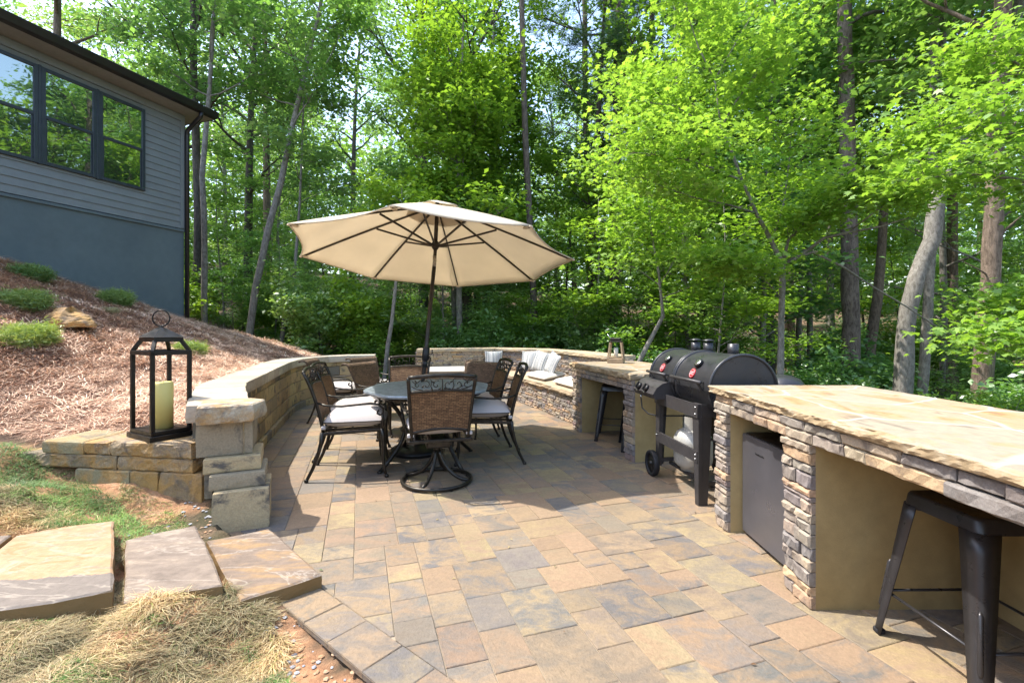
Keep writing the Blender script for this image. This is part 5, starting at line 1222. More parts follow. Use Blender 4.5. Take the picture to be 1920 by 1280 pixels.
# trees at the right side, beyond the long counter
for (x,y,k,sc) in [(13,8,'h3',.75),(12,3,'h3',.7),(18,6,'h3',.8),(16,11,'h1',.8),(19,14,'h2',.9),(12.5,12.5,'h3',.95),(22,3,'h3',.9),(8.5,14,'h3',.9),(14,15,'h4',.9),(25,16,'h2',1)]:
    pts.append((x,y)); spawn(k,x,y,rt.uniform(0,6.28),sc,rt.choice(['leafM','leafC',None]))
c=0;tr=0; up=[]
while c<70 and tr<6000:
    tr+=1; y=rt.uniform(12.2,34); x=rt.uniform(-1.0*y,1.25*y)
    if x>3 and rt.random()<.4: y=rt.uniform(7,16); x=rt.uniform(4.2,1.35*y+1)
    if any((x-a)**2+(y-b)**2<1.5 for a,b in up) or (-12<x<-5.6 and y<12.8): continue
    if -7<x<3.2 and y<11.6: continue
    if 2.2<x<16 and y<16 and .50<x/y<1.15 and rt.random()<.95: continue
    k=rt.choice(['u1','u3','u2','u1','u3']) if y>14 else rt.choice(['u2','u1','u2'])
    sc=rt.uniform(.75,1.25)
    if blocks_sun(x,y,protos[k]['H']*sc): continue
    up.append((x,y)); spawn(k,x,y,rt.uniform(0,6.28),sc,rt.choice([None,'leafM','leafM','leafC' if x>1 else 'leafM'])); c+=1
c=0;tr=0
while c<80 and tr<5000:
    tr+=1; y=rt.uniform(10.8,24); x=rt.uniform(-.7*y,1.3*y)
    if x>3.2 and rt.random()<.6: y=rt.uniform(3,14); x=rt.uniform(3.6,1.3*y+2)
    if (-7<x<3 and y<11.4) or (-12<x<-5.6 and y<12.6) or (x<4.6 and y<9): continue
    if x>2.5 and y<14 and rt.random()<.6: continue
    spawn('b1',x,y,rt.uniform(0,6.28),rt.uniform(.6,1.0) if (x>2.5 and y<12) else rt.uniform(.7,1.6),rt.choice([None,'leafC','leafM'])); c+=1
# saplings at known places
for (px,Y,k,sc,lm,lab) in [(600,12.6,'u2',.75,'leafM','light green layered sapling behind the curved block wall, left of the gap'),(650,14.5,'u2',.8,'leafD','blue green layered sapling behind the block wall'),(690,12.2,'b1',1.0,'leafC','pale green spreading bush just behind the far end of the block wall'),
    (560,13.2,'u2',.9,'leafM',None),(440,13.5,'u2',.8,'leafM',None),(1170,11.2,'u2',1.0,'leafB','bright yellow-green sapling behind the bench wall, above the wooden lantern'),(1260,12.5,'u1',.8,'leafC',None),(1330,10.5,'u2',1.0,'leafM',None),(1010,13,'u2',.9,'leafC','yellow-green sapling behind the bench wall beside the tall bare pine trunk'),
    (1130,12.2,'u2',.9,'leafD',None),(880,12.6,'b1',1.1,'leafM',None),(950,13.5,'u2',.8,'leafM',None),(1210,10.3,'b1',1.1,'leafM',None),(1885,5.8,'u2',.5,'leafB','bright maple sapling at the right edge, just behind the long counter'),(1500,8.8,'b1',1.1,'leafM',None),(1640,10.5,'b1',1.5,'leafM',None),(1790,11.5,'u2',.8,'leafM',None),(1880,8,'b1',1.3,'leafM',None)]:
    x=X_at(px,Y); spawn(k,x,Y,rt.uniform(0,6.28),sc,lm,lab)
# ---------------------------------------------------------------- surveyed trunks
def wp(px,py,Y): return Vector((X_at(px,Y),Y,Z_at(py,Y)))
def surv(name,label,path,wid,bark,crown=None,ext=None,cat='tree',seed=0,branches=(),bases=None,leaf='leafM',leafsz=.17,per=34,nl=12,cr=2.4,pine=False,n=12):
    "path: (px,py,Y); wid: diameters in m"
    P=[wp(*p) for p in path]; b=P[0]; g=gz_(b.x,b.y)-.25
    if b.z>g: P=[Vector((b.x,b.y,g))]+P; wid=[wid[0]*1.15]+list(wid)
    if ext:
        d=(P[-1]-P[-2]).normalized(); d=(d+Vector((0,0,.8))).normalized(); P+= [P[-1]+d*ext*.5,P[-1]+d*ext]; wid=list(wid)+[wid[-1]*.75,wid[-1]*.3]
    O=P[0].copy(); T=Tree(seed); 
    # densify for a natural wobble
    Q=[];W=[]
    for i in range(len(P)-1):
        m=max(2,int((P[i+1]-P[i]).length/.6))
        for t in range(m): q=P[i].lerp(P[i+1],t/m); r=wid[min(i,len(wid)-1)]*(1-t/m)+wid[min(i+1,len(wid)-1)]*t/m; j=r*.045; Q.append(q+Vector((T.R.uniform(-j,j),T.R.uniform(-j,j),0))-O); W.append(r/2*T.R.uniform(.95,1.05))
    Q.append(P[-1]-O); W.append(wid[-1]/2); T.trunk(Q,W,n=n)
    zt=Q[-1].z
    for br in branches: # (list of px,py,Y), r0, r1, leafy
        pp=[wp(*p)-O for p in br[0]]; k=len(pp); T.mb.tube(pp,[br[1]+(br[2]-br[1])*i/(k-1) for i in range(k)],n=7)
        if br[3]:
            for i in range(k-1):
                for t in(.3,.65,1.0):
                    if i==0 and t<.9: continue
                    a=pp[i].lerp(pp[i+1],t); d=(pp[i+1]-pp[i]).normalized()
                    for sgn in(-1,1):
                        sd=Vector((-d.y,d.x,0)); sd=sd.normalized() if sd.length>.05 else Vector((1,0,0)); T.limb(a,d*.5+sd*sgn*.9+Vector((0,T.R.uniform(-.6,.6),T.R.uniform(-.1,.35))),br[3]*T.R.uniform(.7,1.2),br[2]*.8,1,up=.05,n=5,nsub=3,n_=5)
    if crown: # crown limbs between heights
        z0,z1=crown; 
        for k in range(nl):
            z=z0+(z1-z0)*(k+T.R.random())/nl; z=min(z,zt-.05); i=max(j for j in range(len(Q)) if Q[j].z<=z or j==0); az=k*2.4+T.R.uniform(-.5,.5); el=T.R.uniform(.0,.7)
            L=cr*T.R.uniform(.6,1.1)*(1-.4*k/nl); T.limb(Q[i],(cos(az)*cos(el),sin(az)*cos(el),sin(el)),L,W[i]*.42 if not pine else W[i]*.25,1,up=.12 if not pine else .05,wob=.22 if not pine else .38,nsub=4)
    t=thing(name,label,cat,O); T.mb.build('trunk',M_[bark],t)
    if T.tips:
        rr=np.random.default_rng(seed+50); tips=np.array([tuple(p) for p in T.tips])
        if pine: C=cluster_pts(tips,7,(.16,.16,.12),rr); lv=needles(C,.2,rr,9,.009)
        else: C=cluster_pts(tips,per,(leafsz*2.0,leafsz*2.0,leafsz*.9) if leaf!='leafB' else (leafsz*3,leafsz*3,leafsz*1.3),rr); lv=leaves(C,leafsz,'maple' if leaf=='leafB' else 'quad',.5,r=rr)
        mesh_np('crown',lv[0],lv[1],M_[leaf if not pine else 'pineN'],lv[2],t)
    return t
surv('hardwood_tree','pale grey slim trunk standing right beside the corner of the house',[(383,605,12.3),(384,450,12.3),(379,330,12.3),(392,180,12.5),(400,60,12.6)],[.15,.14,.13,.11,.08],'barkG',crown=(7,13),ext=4,seed=21,leaf='leafM',leafsz=.14)
surv('hardwood_tree','dark trunk just left of the pale slim one by the house corner',[(368,600,14),(372,400,14),(365,200,14)],[.26,.23,.2],'barkD',crown=(7,15),ext=7,seed=22,leaf='leafD',nl=16,cr=3)
surv('hardwood_tree','grey trunk leaning right above the straw slope behind the lantern',[(464,652,12.2),(480,540,12.3),(503,430,12.4),(527,340,12.6),(548,240,12.8),(575,120,13),(600,20,13)],[.19,.17,.16,.15,.14,.12,.10],'barkG',crown=(6.5,12),ext=4,seed=23,leaf='leafM',leafsz=.15)
surv('hardwood_tree','thin grey forked trunk leaning right, second one behind the end of the straw slope',[(526,655,13),(533,600,13),(547,560,13),(553,505,13),(562,380,13.4)],[.13,.115,.10,.09,.07],'barkG',crown=(4.5,9),ext=5,seed=24,leaf='leafD',leafsz=.14,nl=9,cr=1.6)
surv('hardwood_tree','slim pale leaning trunk in the gap between the block wall and the bench',[(721,712,10.9),(727,650,10.9),(735,600,10.9),(741,545,11),(748,470,11.2)],[.11,.10,.09,.08,.06],'barkG',crown=(2.9,5.3),ext=1.6,seed=25,leaf='leafC',leafsz=.12,nl=9,cr=1.3,per=26)
surv('hardwood_tree','brown grey trunk behind the bench wall, right of the umbrella pole',[(853,645,15),(850,560,15),(851,470,15),(845,300,15)],[.16,.15,.14,.1],'barkG',crown=(5,11),ext=5,seed=26,leaf='leafM')
surv('hardwood_tree','dark trunk behind the bench wall above the lone pillow',[(903,645,17),(895,590,17),(893,500,17),(890,300,17)],[.26,.24,.2,.15],'barkD',crown=(6,13),ext=6,seed=27,leaf='leafD')
surv('pine_tree','tall bare straight pine trunk rising behind the right side of the umbrella',[(1004,648,14),(1000,540,14),(994,430,14),(985,250,14),(979,60,14),(977,-120,14)],[.21,.20,.19,.18,.165,.15],'barkP',crown=(15,19),ext=5,seed=28,pine=True)
surv('pine_tree','pine with many bare crooked branches, second from the tall bare trunk',[(1112,640,19),(1106,500,19),(1103,380,19),(1098,200,19),(1096,0,19),(1094,-200,19)],[.3,.28,.26,.24,.2,.14],'barkP',crown=(5.5,19),ext=3,seed=29,pine=True,nl=34,cr=3.6)
surv('pine_tree','thick scaly pine trunk rising above the wooden lantern',[(1153,648,15.5),(1150,520,15.5),(1152,400,15.5),(1156,250,15.5),(1160,60,15.5),(1162,-100,15.5)],[.36,.33,.30,.27,.23,.19],'barkP',crown=(8,17),ext=4,seed=30,pine=True,nl=20,cr=2.8)
surv('pine_tree','dark pine with twisted upper limbs behind the bright maple',[(1240,640,18),(1215,420,18),(1210,250,18),(1222,60,18),(1224,-150,18)],[.3,.28,.25,.22,.15],'barkD',crown=(6,17),ext=3,seed=31,pine=True,nl=24,cr=3.2)
surv('pine_tree','pale scaly trunk behind the grill chimneys',[(1318,650,13.5),(1312,520,13.5),(1308,400,13.5),(1300,200,13.6)],[.22,.21,.19,.16],'barkP',crown=(8,12),ext=6,seed=32,leaf='leafM')
surv('sapling','crooked sapling with a bent brown stem leaning behind the far counter',[(1196,682,8.4),(1215,645,8.4),(1243,593,8.5),(1240,560,8.5),(1235,510,8.6),(1224,450,8.7),(1218,400,8.8)],[.085,.08,.07,.05,.045,.04,.03],'barkG',crown=(2.5,4.6),ext=.9,seed=33,leaf='leafB',leafsz=.10,nl=10,cr=1.0,per=16)
surv('hardwood_tree','massive straight scaly trunk rising behind the long counter',[(1597,745,11.0),(1595,600,11.0),(1592,450,11.0),(1590,300,11.0),(1586,150,11.0),(1583,0,11.0),(1580,-150,11)],[.40,.365,.35,.335,.31,.29,.26],'barkP',crown=(10.5,15),ext=5,seed=34,leaf='leafM',nl=12,cr=3,n=16)
surv('hardwood_tree','thick curved grey trunk bending right behind the long counter',[(1688,770,9.2),(1695,680,9.2),(1702,580,9.2),(1718,520,9.2),(1748,450,9.2),(1756,380,9.2),(1775,330,9.2),(1822,215,9.3),(1862,160,9.4),(1905,40,9.6),(1930,-60,9.8)],[.34,.32,.30,.29,.28,.27,.25,.24,.22,.2,.18],'barkG',crown=(7,10.5),ext=4,seed=35,leaf='leafM',nl=9,cr=2.4,n=14)
surv('hardwood_tree','pale smooth slender trunk right of the thick curved one',[(1727,770,10.2),(1736,640,10.2),(1742,520,10.2),(1752,400,10.2),(1748,250,10.2),(1752,100,10.2),(1760,-60,10.2)],[.2,.19,.18,.16,.15,.14,.12],'barkG',crown=(9,13),ext=4,seed=36,leaf='leafM',branches=[([(1748,250,10.2),(1762,160,10.2),(1770,60,10.2),(1768,-60,10.2)],.07,.05,0)])
surv('hardwood_tree','straight reddish brown trunk with dead side twigs near the right edge',[(1838,790,8.3),(1848,640,8.3),(1856,520,8.3),(1862,420,8.3),(1866,300,8.3),(1870,180,8.3),(1878,60,8.3),(1884,-80,8.3)],[.30,.28,.27,.26,.25,.24,.23,.21],'barkR',crown=(8,12),ext=5,seed=37,leaf='leafC',nl=9,cr=2.6,n=14,
 branches=[([(1862,470,8.3),(1885,430,8.2),(1915,405,8.0)],.022,.008,0),([(1858,520,8.3),(1835,505,8.2),(1805,490,8.1)],.018,.006,0),([(1856,560,8.3),(1870,540,8.2),(1880,525,8.2)],.02,.006,0),([(1852,610,8.3),(1880,590,8.2),(1912,570,8.1)],.018,.006,0),([(1870,290,8.3),(1890,250,8.2),(1925,200,8.0)],.022,.008,0)])
surv('hardwood_tree','thin pale mottled trunk left of the massive scaly one',[(1520,730,13),(1519,640,13),(1518,540,13),(1516,430,13),(1512,250,13.2)],[.16,.15,.14,.13,.1],'barkG',crown=(7,12),ext=5,seed=38,leaf='leafM')
surv('hardwood_tree','brown grey leaning trunk between the massive scaly trunk and the curved one',[(1625,735,13),(1632,650,13),(1645,560,13),(1655,450,13),(1662,300,13)],[.28,.26,.24,.22,.16],'barkR',crown=(7,12),ext=5,seed=39,leaf='leafD')
# ---------------------------------------------------------------- near maples
surv('maple_tree','bright yellow-green maple with a forked grey stem right behind the grill',[(1463,712,7.6),(1464,650,7.6),(1466,560,7.6),(1467,497,7.6),(1448,455,7.5),(1418,400,7.4),(1392,340,7.3),(1372,285,7.2),(1352,240,7.1),(1340,150,7.1)],[.105,.10,.095,.09,.07,.06,.05,.04,.03,.02],'barkG',seed=41,leaf='leafB',leafsz=.078,per=11,
 branches=[([(1467,497,7.6),(1478,450,7.5),(1510,415,7.3),(1560,388,7.0),(1600,350,6.8)],.03,.008,.42),
  ([(1467,497,7.6),(1508,474,7.4),(1545,446,7.2),(1590,436,6.9),(1650,425,6.6),(1705,408,6.4)],.032,.008,.0),([(1590,436,6.9),(1650,390,6.6),(1705,370,6.4)],.012,.006,.4),
  ([(1392,340,7.3),(1350,320,7.1),(1290,300,6.9),(1230,290,6.8),(1170,285,6.8)],.02,.006,.75),
  ([(1418,400,7.4),(1370,385,7.2),(1300,370,7.1),(1230,345,7.1)],.02,.006,.6),
  ([(1372,285,7.2),(1330,240,7.2),(1270,200,7.3),(1200,190,7.4)],.016,.005,.7),
  ([(1352,240,7.1),(1380,190,7.1),(1410,150,7.1),(1450,110,7.0)],.016,.005,.6),
  ([(1340,150,7.1),(1310,90,7.1),(1290,30,7.2),(1280,-40,7.3)],.012,.004,.8),
  ([(1448,455,7.5),(1470,380,7.6),(1480,300,7.7),(1485,230,7.8)],.02,.006,.7),
  ([(1340,150,7.1),(1380,80,7.3),(1420,10,7.5)],.012,.004,.8),
  ([(1466,560,7.6),(1430,520,7.3),(1390,500,7.1),(1340,490,7.0)],.012,.004,.3),
  ([(1467,497,7.6),(1523,472,7.3),(1580,500,7.6),(1640,540,8.0),(1700,575,8.4),(1760,615,8.8),(1810,645,9.2)],.022,.008,0)])
surv('maple_tree','bright maple reaching in from the right edge, its branches crossing the thick trunks',[(2080,760,5.6),(2075,600,5.7),(2060,450,5.8),(2050,300,5.9),(2040,120,6.1),(2030,-80,6.3)],[.12,.11,.10,.09,.07,.05],'barkG',seed=42,leaf='leafB',leafsz=.075,per=8,
 branches=[([(2060,400,5.8),(1990,360,5.6),(1900,335,5.4),(1810,325,5.3),(1730,335,5.3)],.03,.007,.42),
  ([(2055,330,5.9),(1960,270,5.7),(1860,240,5.6),(1780,232,5.6),(1710,250,5.7)],.028,.006,.45),
  ([(2050,280,5.9),(1960,150,5.8),(1890,110,5.7),(1830,100,5.8)],.024,.006,.42),
  ([(2075,600,5.7),(2000,560,5.4),(1930,560,5.2),(1890,570,5.2)],.018,.005,.25),
  ([(2078,680,5.6),(2000,640,5.0),(1920,620,4.8),(1860,640,4.8)],.016,.005,.3)])
surv('dead_branch','long bare dead branch slanting down to the right in front of the thick trunks',[(1523,472,7.3),(1580,500,7.6),(1640,540,8.0),(1700,575,8.4),(1760,615,8.8),(1810,645,9.2)],[.03,.03,.028,.025,.02,.015],'barkG',cat='branch',seed=43) if False else None
surv('hickory_tree','dense bright green tree rising directly behind the umbrella',[(862,640,13.2),(860,500,13.2),(858,350,13.2),(862,220,13.2),(868,60,13.2)],[.17,.16,.13,.1,.06],'barkG',crown=(3.6,9.4),ext=1.0,seed=44,leaf='leafC',leafsz=.15,nl=34,cr=2.1,per=40)
surv('hickory_tree','bright green tree filling the space left of the tall bare pine trunk',[(905,640,15.5),(915,450,15.5),(922,250,15.5),(925,60,15.5)],[.17,.15,.12,.07],'barkG',crown=(3.5,11),ext=2.4,seed=45,leaf='leafC',leafsz=.16,nl=28,cr=1.7,per=38)
surv('hardwood_tree','yellow-green young tree rising beyond the bench wall, left of the forked maple',[(1290,660,12),(1285,520,12),(1280,380,12),(1270,200,12)],[.12,.11,.09,.06],'barkG',crown=(3.0,9.0),ext=3,seed=46,leaf='leafC',leafsz=.14,nl=24,cr=1.8,per=34)
surv('hardwood_tree','leafy young tree rising behind the forked maple',[(1430,690,12),(1432,520,12),(1440,300,12),(1450,100,12)],[.14,.13,.11,.07],'barkG',crown=(2.5,10.0),ext=3,seed=47,leaf='leafM',leafsz=.15,nl=26,cr=2.1,per=36)
# ---------------------------------------------------------------- far wood as one mass
rr=np.random.default_rng(77); n=2600; th=rr.uniform(-1.25,1.25,n); R_=rr.uniform(44,62,n); cx_=R_*np.sin(th); cy_=R_*np.cos(th)
hh=rr.random(n)**1.3*13+1; base=tz(cx_,cy_,raw=True); C=np.stack([cx_,cy_,base+hh],1); C=cluster_pts(C,34,(1.2,1.2,.8),rr)
lv=leaves(C,.62,'quad',.6,r=rr); fo=mesh_np('distant_woods',lv[0],lv[1],M_['leafM'],lv[2]); tag(fo,'mass of green woodland beyond the nearer trees','woodland',kind='stuff')
# ---------------------------------------------------------------- pine straw
def strands(P,L,wid,az,el,curl,col,r,seg=4):
    n=len(P); t=np.linspace(0,1,seg); d=np.stack([np.cos(az),np.sin(az)],1); s=np.stack([-np.sin(az),np.cos(az)],1)
    V=np.zeros((n,seg,2,3))
    for k,q in enumerate(t):
        lat=curl*q*q; hx=(q*np.cos(el))*L
        xy=P[:,:2]+d*hx[:,None]+s*(lat*L)[:,None]; z=P[:,2]+np.sin(el)*q*L-np.abs(el)*.9*L*q*q*.8
        w_=wid*(1-.75*q)
        for side,sg in((0,-1),(1,1)): V[:,k,side,0]=xy[:,0]+s[:,0]*w_*sg;V[:,k,side,1]=xy[:,1]+s[:,1]*w_*sg;V[:,k,side,2]=z
    F=[]; b=np.arange(n)*seg*2
    for k in range(seg-1): F.append(np.stack([b+2*k,b+2*k+1,b+2*k+3,b+2*k+2],1))
    return V.reshape(-1,3),np.concatenate(F),np.repeat(col,seg*2,0)
def sample(poly,n,r,wt=None):
    out=[];xs=[p[0] for p in poly];ys=[p[1] for p in poly]; tot=0
    while tot<n:
        x=r.uniform(min(xs),max(xs),n*2);y=r.uniform(min(ys),max(ys),n*2); m=inpoly(x,y,poly)
        if wt is not None: m&=r.random(n*2)<wt(x,y)
        out.append(np.stack([x[m],y[m]],1)); tot+=m.sum()
    return np.concatenate(out)[:n]
r1=np.random.default_rng(5); n=120000
P=sample(MULCH,n,r1,lambda x,y:np.clip(5.0/np.hypot(x,y),.25,1)**1.3)
z=tz(P[:,0],P[:,1])+r1.uniform(-.004,.028,n); P3=np.column_stack([P,z])
pal=np.array([(.48,.31,.21),(.62,.44,.31),(.34,.20,.13),(.74,.60,.46),(.54,.36,.25)]); ci=r1.choice(5,n,p=[.28,.28,.14,.12,.18]); col=pal[ci]*r1.uniform(.8,1.2,(n,1))
flow=vnoise(P[:,0],P[:,1],.5,9)*9+vnoise(P[:,0],P[:,1],.17,12)*5
V,F,c=strands(P3,r1.uniform(.09,.2,n),r1.uniform(.0009,.0021,n)*np.clip(np.hypot(P[:,0],P[:,1])/4.2,1,2),flow+r1.normal(0,.9,n),r1.normal(.25,.3,n),r1.normal(0,.35,n),col,r1)
m,nt,b=new_mat('pine_straw'); nt.links.new(attr(nt),b.inputs['Base Color']); b.inputs['Roughness'].default_value=.7; b.inputs['Specular IOR Level'].default_value=.35; M_['straw']=m
tag(mesh_np('pine_straw',V,F,M_['straw'],c),'reddish brown pine straw covering the slope below the house','pine straw',kind='stuff')
# ---------------------------------------------------------------- grass sod
r2=np.random.default_rng(6)
def gpoly(L,z=.08): return [G(a,b,z) for a,b in L]
SLABS=[gpoly([(-30,1050),(27,1004),(214,975),(212,1106),(100,1128),(-90,1158),(-320,1110),(-180,1040),(-60,1006)],.19),gpoly([(232,1012),(367,984),(419,1096),(330,1110),(232,1128)],.125),gpoly([(386,1013),(504,990),(603,1076),(449,1126)],.07)]
def sod(n,poly,pal,pw,L,el,seed,name,lab,wf=None,thick=.004):
    r=np.random.default_rng(seed); P=sample(poly,n,r,wf); keep=np.ones(len(P),bool)
    for S in SLABS: keep&=~inpoly(P[:,0],P[:,1],S)
    P=P[keep]; k=len(P); z=tz(P[:,0],P[:,1])-.005+np.clip(vnoise(P[:,0],P[:,1],.22,seed),0,.5)*.06; col=np.array(pal)[r.choice(len(pal),k,p=pw)]*r.uniform(.75,1.25,(k,1))
    fl=vnoise(P[:,0],P[:,1],.25,seed+1)*12; pn=vnoise(P[:,0],P[:,1],.19,seed+7)[:,None]; col=col*(1+pn*np.array([[1.2,1.05,1.0]])); z=z+np.clip(vnoise(P[:,0],P[:,1],.16,seed+9),0,.5)*.05
    V,F,c=strands(np.column_stack([P,z]),r.uniform(*L,k),r.uniform(.001,.0024,k),fl+r.normal(0,1.0,k),r.normal(*el,k),r.normal(0,.5,k),col,r); return V,F,c
m,nt,b=new_mat('grass_blade'); out=nt.nodes['Material Output']; nt.links.new(attr(nt),b.inputs['Base Color']); b.inputs['Roughness'].default_value=.65; t=N(nt,'ShaderNodeBsdfTranslucent'); nt.links.new(attr(nt),t.inputs[0]); mx=N(nt,'ShaderNodeMixShader'); mx.inputs[0].default_value=.3; nt.links.new(b.outputs[0],mx.inputs[1]); nt.links.new(t.outputs[0],mx.inputs[2]); nt.links.new(mx.outputs[0],out.inputs[0]); M_['grass']=m
GR=[(.13,.26,.05),(.20,.34,.07),(.09,.19,.04),(.42,.42,.18)]; DR=[(.52,.38,.18),(.66,.53,.30),(.30,.19,.085),(.26,.29,.08)]
zA=gpoly([(-260,880),(0,880),(140,880),(200,905),(310,930),(345,950),(250,975),(150,960),(0,935),(-260,960)],.28)
zB=gpoly([(-260,930),(0,925),(150,950),(240,965),(290,985),(225,1002),(214,975),(0,1002),(-260,1040)],.24)
zB2=gpoly([(220,940),(350,950),(350,985),(300,1000),(235,1005)],.12)
zC=gpoly([(-300,1150),(0,1125),(215,1095),(320,1105),(430,1105),(500,1130),(535,1170),(520,1230),(440,1280),(300,1330),(-300,1400)],.05)
zD=gpoly([(-300,1230),(200,1200),(400,1210),(500,1210),(560,1290),(580,1330),(-300,1400)],.0)
allV=[];off=0;VV=[];FF=[];CC=[]
for a in (sod(13000,zA,GR,[.4,.3,.2,.1],(.06,.13),(.75,.3),31,'',''),sod(13000,zB,DR,[.4,.25,.25,.1],(.05,.12),(.45,.4),32,'',''),sod(2500,zB2,DR[:2]+GR[:2],[.25,.15,.35,.25],(.03,.07),(.5,.4),36,'',''),
          sod(78000,zC,DR,[.42,.32,.18,.08],(.045,.11),(.5,.4),33,'','',wf=lambda x,y:np.clip(.8+vnoise(x,y,.28,41)*2.2,.22,1)),sod(16000,zD,DR[:2]+GR[:2],[.2,.15,.4,.25],(.02,.06),(.6,.4),34,'','',wf=lambda x,y:np.clip(.35+vnoise(x,y,.3,44)*2.8,0,1))):
    VV.append(a[0]);FF.append(a[1]+off);CC.append(a[2]);off+=len(a[0])
tag(mesh_np('grass',np.concatenate(VV),np.concatenate(FF),M_['grass'],np.concatenate(CC)),'patchy green and dry tan sod grass around the stone steps','grass',kind='stuff')
# gravel and clods
gv=MB(); rg=random.Random(9); dirt=gpoly([(430,1128),(520,1125),(560,1150),(720,1290),(560,1330),(500,1260),(480,1180)],0.0)+[]
P=sample(dirt,150,r2); P=np.concatenate([P,sample(gpoly([(370,930),(400,950),(400,1005),(385,1010),(350,990),(330,965)],.05),70,r2),sample(zD,60,r2),sample(gpoly([(215,980),(330,950),(380,985),(235,1008)],.12),25,r2)])
for i,(x,y) in enumerate(P):
    z=float(tz(np.array([x]),np.array([y]))[0]); s=rg.uniform(.004,.013); c=rg.choice([(.42,.43,.45),(.5,.5,.5),(.33,.33,.36),(.46,.27,.14),(.5,.33,.2)])
    vs=[]; 
    for a in range(6):
        for b_,rr_ in((-.5,.7),(.3,1.0),(.8,.5)): vs.append((x+s*rr_*cos(a*pi/3)*rg.uniform(.75,1.25),y+s*rr_*sin(a*pi/3)*rg.uniform(.75,1.25),z+s*.6*b_+.002))
    fs=[(a*3+l,((a+1)%6)*3+l,((a+1)%6)*3+l+1,a*3+l+1) for a in range(6) for l in(0,1)]+[tuple(a*3+2 for a in range(6))]
    gv.add(vs,fs,col=c)
M_['gravel']=stone_mat('gravel_stone',(.2,.19,.19),(.6,.8),30,.3,.003,80); tag(gv.build('gravel',M_['gravel']),'small grey gravel stones scattered on the orange clay','gravel',kind='stuff')
lt_=MB(); rl=random.Random(4); P=sample(PATIO,900,r2); k_=0
for (x,y) in P:
    if y<1.2 or x>1.3 or k_>=130: continue
    k_+=1; s=rl.uniform(.006,.016); a=rl.random()*6.3; c=rl.choice([(.2,.11,.05),(.3,.2,.09),(.10,.16,.04),(.12,.08,.05),(.4,.32,.14)])
    q=[(x+s*cos(a),y+s*sin(a),.006),(x+s*.35*cos(a+1.6),y+s*.35*sin(a+1.6),.009),(x-s*cos(a),y-s*sin(a),.005),(x+s*.35*cos(a-1.6),y+s*.35*sin(a-1.6),.007)]; lt_.add(q,[(0,1,2,3)],col=c)
tag(lt_.build('leaf_litter',M_['grass']),'tiny leaf scraps and specks lying on the pavers','leaf litter',kind='stuff')
# ---------------------------------------------------------------- junipers, tuft, boulder on the slope
def ground_hit(px,py):
    Ys=np.linspace(2.2,14,2000); X=(px-960)*Ys/CF; Z=CH-(py-HY)*Ys/CF; g=tz(X,Ys,raw=True); k=np.argmax(Z<=g) if (Z<=g).any() else int(np.argmin(np.where(Ys>5,Z-g,9))); return float(X[k]),float(Ys[k]),float(g[k])
def juniper(label,px,py,w_,h_,seed,bright=.5):
    x,y,z=ground_hit(px,py); r=np.random.default_rng(seed); T=Tree(seed); n=70; tips=[]
    for i in range(n):
        az=r.random()*6.28; el=r.uniform(.05,1.1); L=w_/2*(.5+.6*r.random())*(cos(el)*.7+.3); T.limb((r.normal()*.03,r.normal()*.03,0),(cos(az)*cos(el),sin(az)*cos(el),sin(el)*h_/w_*1.6),L,.004,0,up=.1,n=5,n_=4,tipf=.15)
    tips=np.array([tuple(p) for p in T.tips]); C=cluster_pts(tips,9,(.025,.025,.018),r); V,F,c=needles(C,.045,r,9,.0035)
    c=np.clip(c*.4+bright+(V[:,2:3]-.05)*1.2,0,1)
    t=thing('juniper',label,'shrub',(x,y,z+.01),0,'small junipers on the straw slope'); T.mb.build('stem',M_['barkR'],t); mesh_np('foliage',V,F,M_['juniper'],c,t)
juniper('bright green juniper low on the straw slope at the left edge',54,643,.36,.19,61,.5)
juniper('two-tone juniper further up the slope, above the bright one',52,576,.42,.22,62,.3)
juniper('dark green juniper near the top of the slope against the foundation',58,522,.36,.2,63,.1)
juniper('dark green juniper at the foot of the foundation near the middle of the wall',219,570,.42,.32,64,.12)
juniper('tiny yellow-green juniper sprig behind the lantern roof',352,662,.2,.08,65,.5)
x,y,z=ground_hit(209,586); r=np.random.default_rng(66); n=160; P=np.column_stack([x+r.normal(0,.035,n),y+r.normal(0,.035,n),np.full(n,z)])
V,F,c=strands(P,r.uniform(.15,.36,n),np.full(n,.003),r.random(n)*6.3,r.normal(1.1,.25,n),r.normal(0,.2,n),np.array([(.5,.47,.25)])*r.uniform(.7,1.1,(n,1)),r,5); tag(mesh_np('grass_tuft',V,F,M_['grass'],c),'pale yellow grass tuft in front of the middle juniper on the slope','grass tuft')
x,y,z=ground_hit(133,612); bm=MB(); rb_=random.Random(3); vs=[];fs=[]; n1,n2=22,12
for j in range(n2+1):
    for i in range(n1):
        a=2*pi*i/n1;b_=pi/2*j/n2*1.15-.2; rx,ry,rz_=.25,.18,.17; k=1+.22*(vnoise(np.array([cos(a)*1.3+3]),np.array([b_*1.7+sin(a)*1.3+3]),.5,71)[0])+rb_.uniform(-.03,.03); vs.append((rx*cos(a)*cos(b_)*k,ry*sin(a)*cos(b_)*k,rz_*sin(b_)*k*(1.15 if cos(a)<.2 else .8)))
for j in range(n2):
    for i in range(n1): fs.append((j*n1+i,j*n1+(i+1)%n1,(j+1)*n1+(i+1)%n1,(j+1)*n1+i))
bm.add(vs,fs,col=(.44,.27,.12)); o=bm.build('boulder',M_['rough']); o.location=(x,y,z+.02); tag(o,'golden brown boulder half buried in the pine straw between the junipers','boulder')
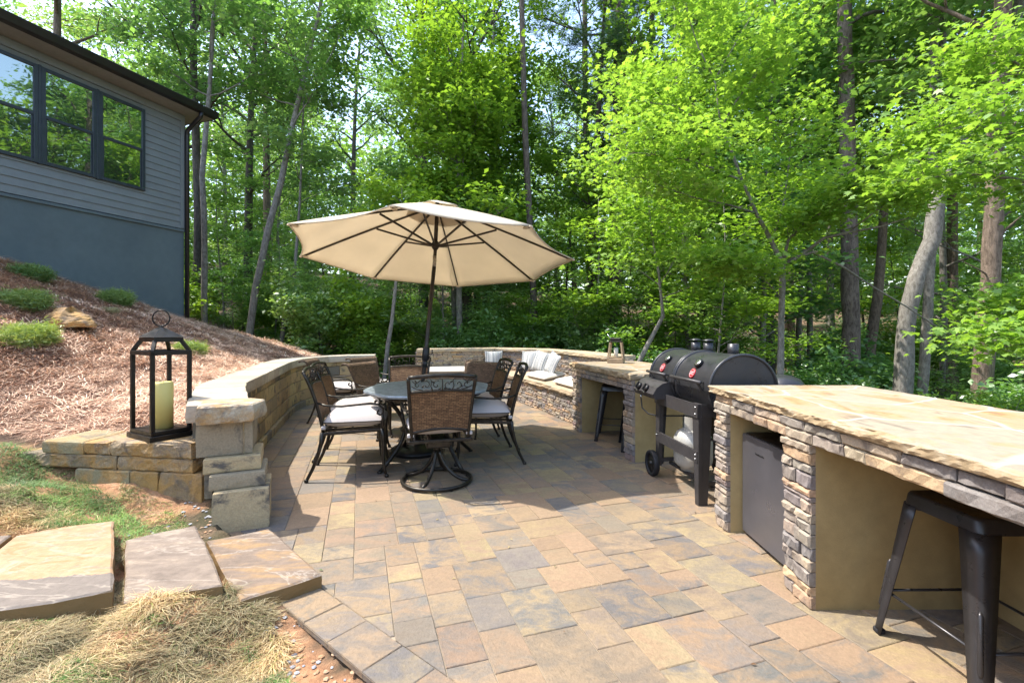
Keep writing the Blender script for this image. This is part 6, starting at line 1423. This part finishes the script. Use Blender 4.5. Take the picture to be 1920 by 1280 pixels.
# ---------------------------------------------------------------- light, sky, camera
W_=bpy.data.worlds.new('World'); SC.world=W_; W_.use_nodes=True; nt=W_.node_tree; bg=nt.nodes['Background']
sky=nt.nodes.new('ShaderNodeTexSky'); sky.sky_type='NISHITA'; sky.sun_disc=False; EL=radians(61); SX,SY=cos(radians(168.5)),sin(radians(168.5)); az=math.atan2(SX,SY)
sky.sun_elevation=EL; sky.sun_rotation=az; sky.air_density=1.2; sky.dust_density=2.5; sky.ozone_density=1.0; sky.altitude=200
nt.links.new(sky.outputs[0],bg.inputs[0]); bg.inputs[1].default_value=.15
sl_=bpy.data.lights.new('sun','SUN'); sl_.energy=2.55; sl_.angle=radians(.53); sl_.color=(1,.95,.87); so_=bpy.data.objects.new('sun',sl_); COL.objects.link(so_)
sd=Vector((SX*cos(EL),SY*cos(EL),sin(EL))); so_.rotation_euler=sd.to_track_quat('Z','Y').to_euler(); so_.location=(-8,6,14)
cam=bpy.data.cameras.new('camera'); co_=bpy.data.objects.new('camera',cam); COL.objects.link(co_); co_.location=(0,0,CH); co_.rotation_euler=(pi/2,0,0)
cam.sensor_width=36; cam.lens=CF/1920*36; cam.shift_y=(HY-640)/1920; cam.clip_end=600; cam.clip_start=.05; SC.camera=co_
SC.view_settings.view_transform='Standard'; SC.view_settings.look='None'; SC.view_settings.exposure=1.84; SC.view_settings.gamma=1; SC.view_settings.use_curve_mapping=False
# one albedo scale for all masonry, paint and metal, so that the exposure that suits the wood also suits the terrace
KM={'umbrella_cloth':1,'cushion_cloth':.8,'bench_cushion_cloth':.8,'pine_straw':1.35,'cast_table_metal':1,'grass_blade':.8,'yellow_wax':.8,'window_frame_paint':1,'striped_cloth_fine':.8,'striped_cloth_bold':.8,'forest_floor':.85,'grey_siding':.8,'painted_foundation':.8}
for m in bpy.data.materials:
    nt=m.node_tree; b=nt.nodes.get('Principled BSDF') if nt else None
    if b is None: continue
    k=KM.get(m.name,.72); i=b.inputs['Base Color']
    if i.is_linked:
        src=i.links[0].from_socket; mixed=mixc(nt,1.0,src,(k,k,k),'MULTIPLY'); nt.links.new(mixed,i)
    else: c=i.default_value; i.default_value=(c[0]*k,c[1]*k,c[2]*k,1)
SC.cycles.max_bounces=8; SC.cycles.diffuse_bounces=4; SC.cycles.transmission_bounces=4; SC.cycles.use_denoising=True
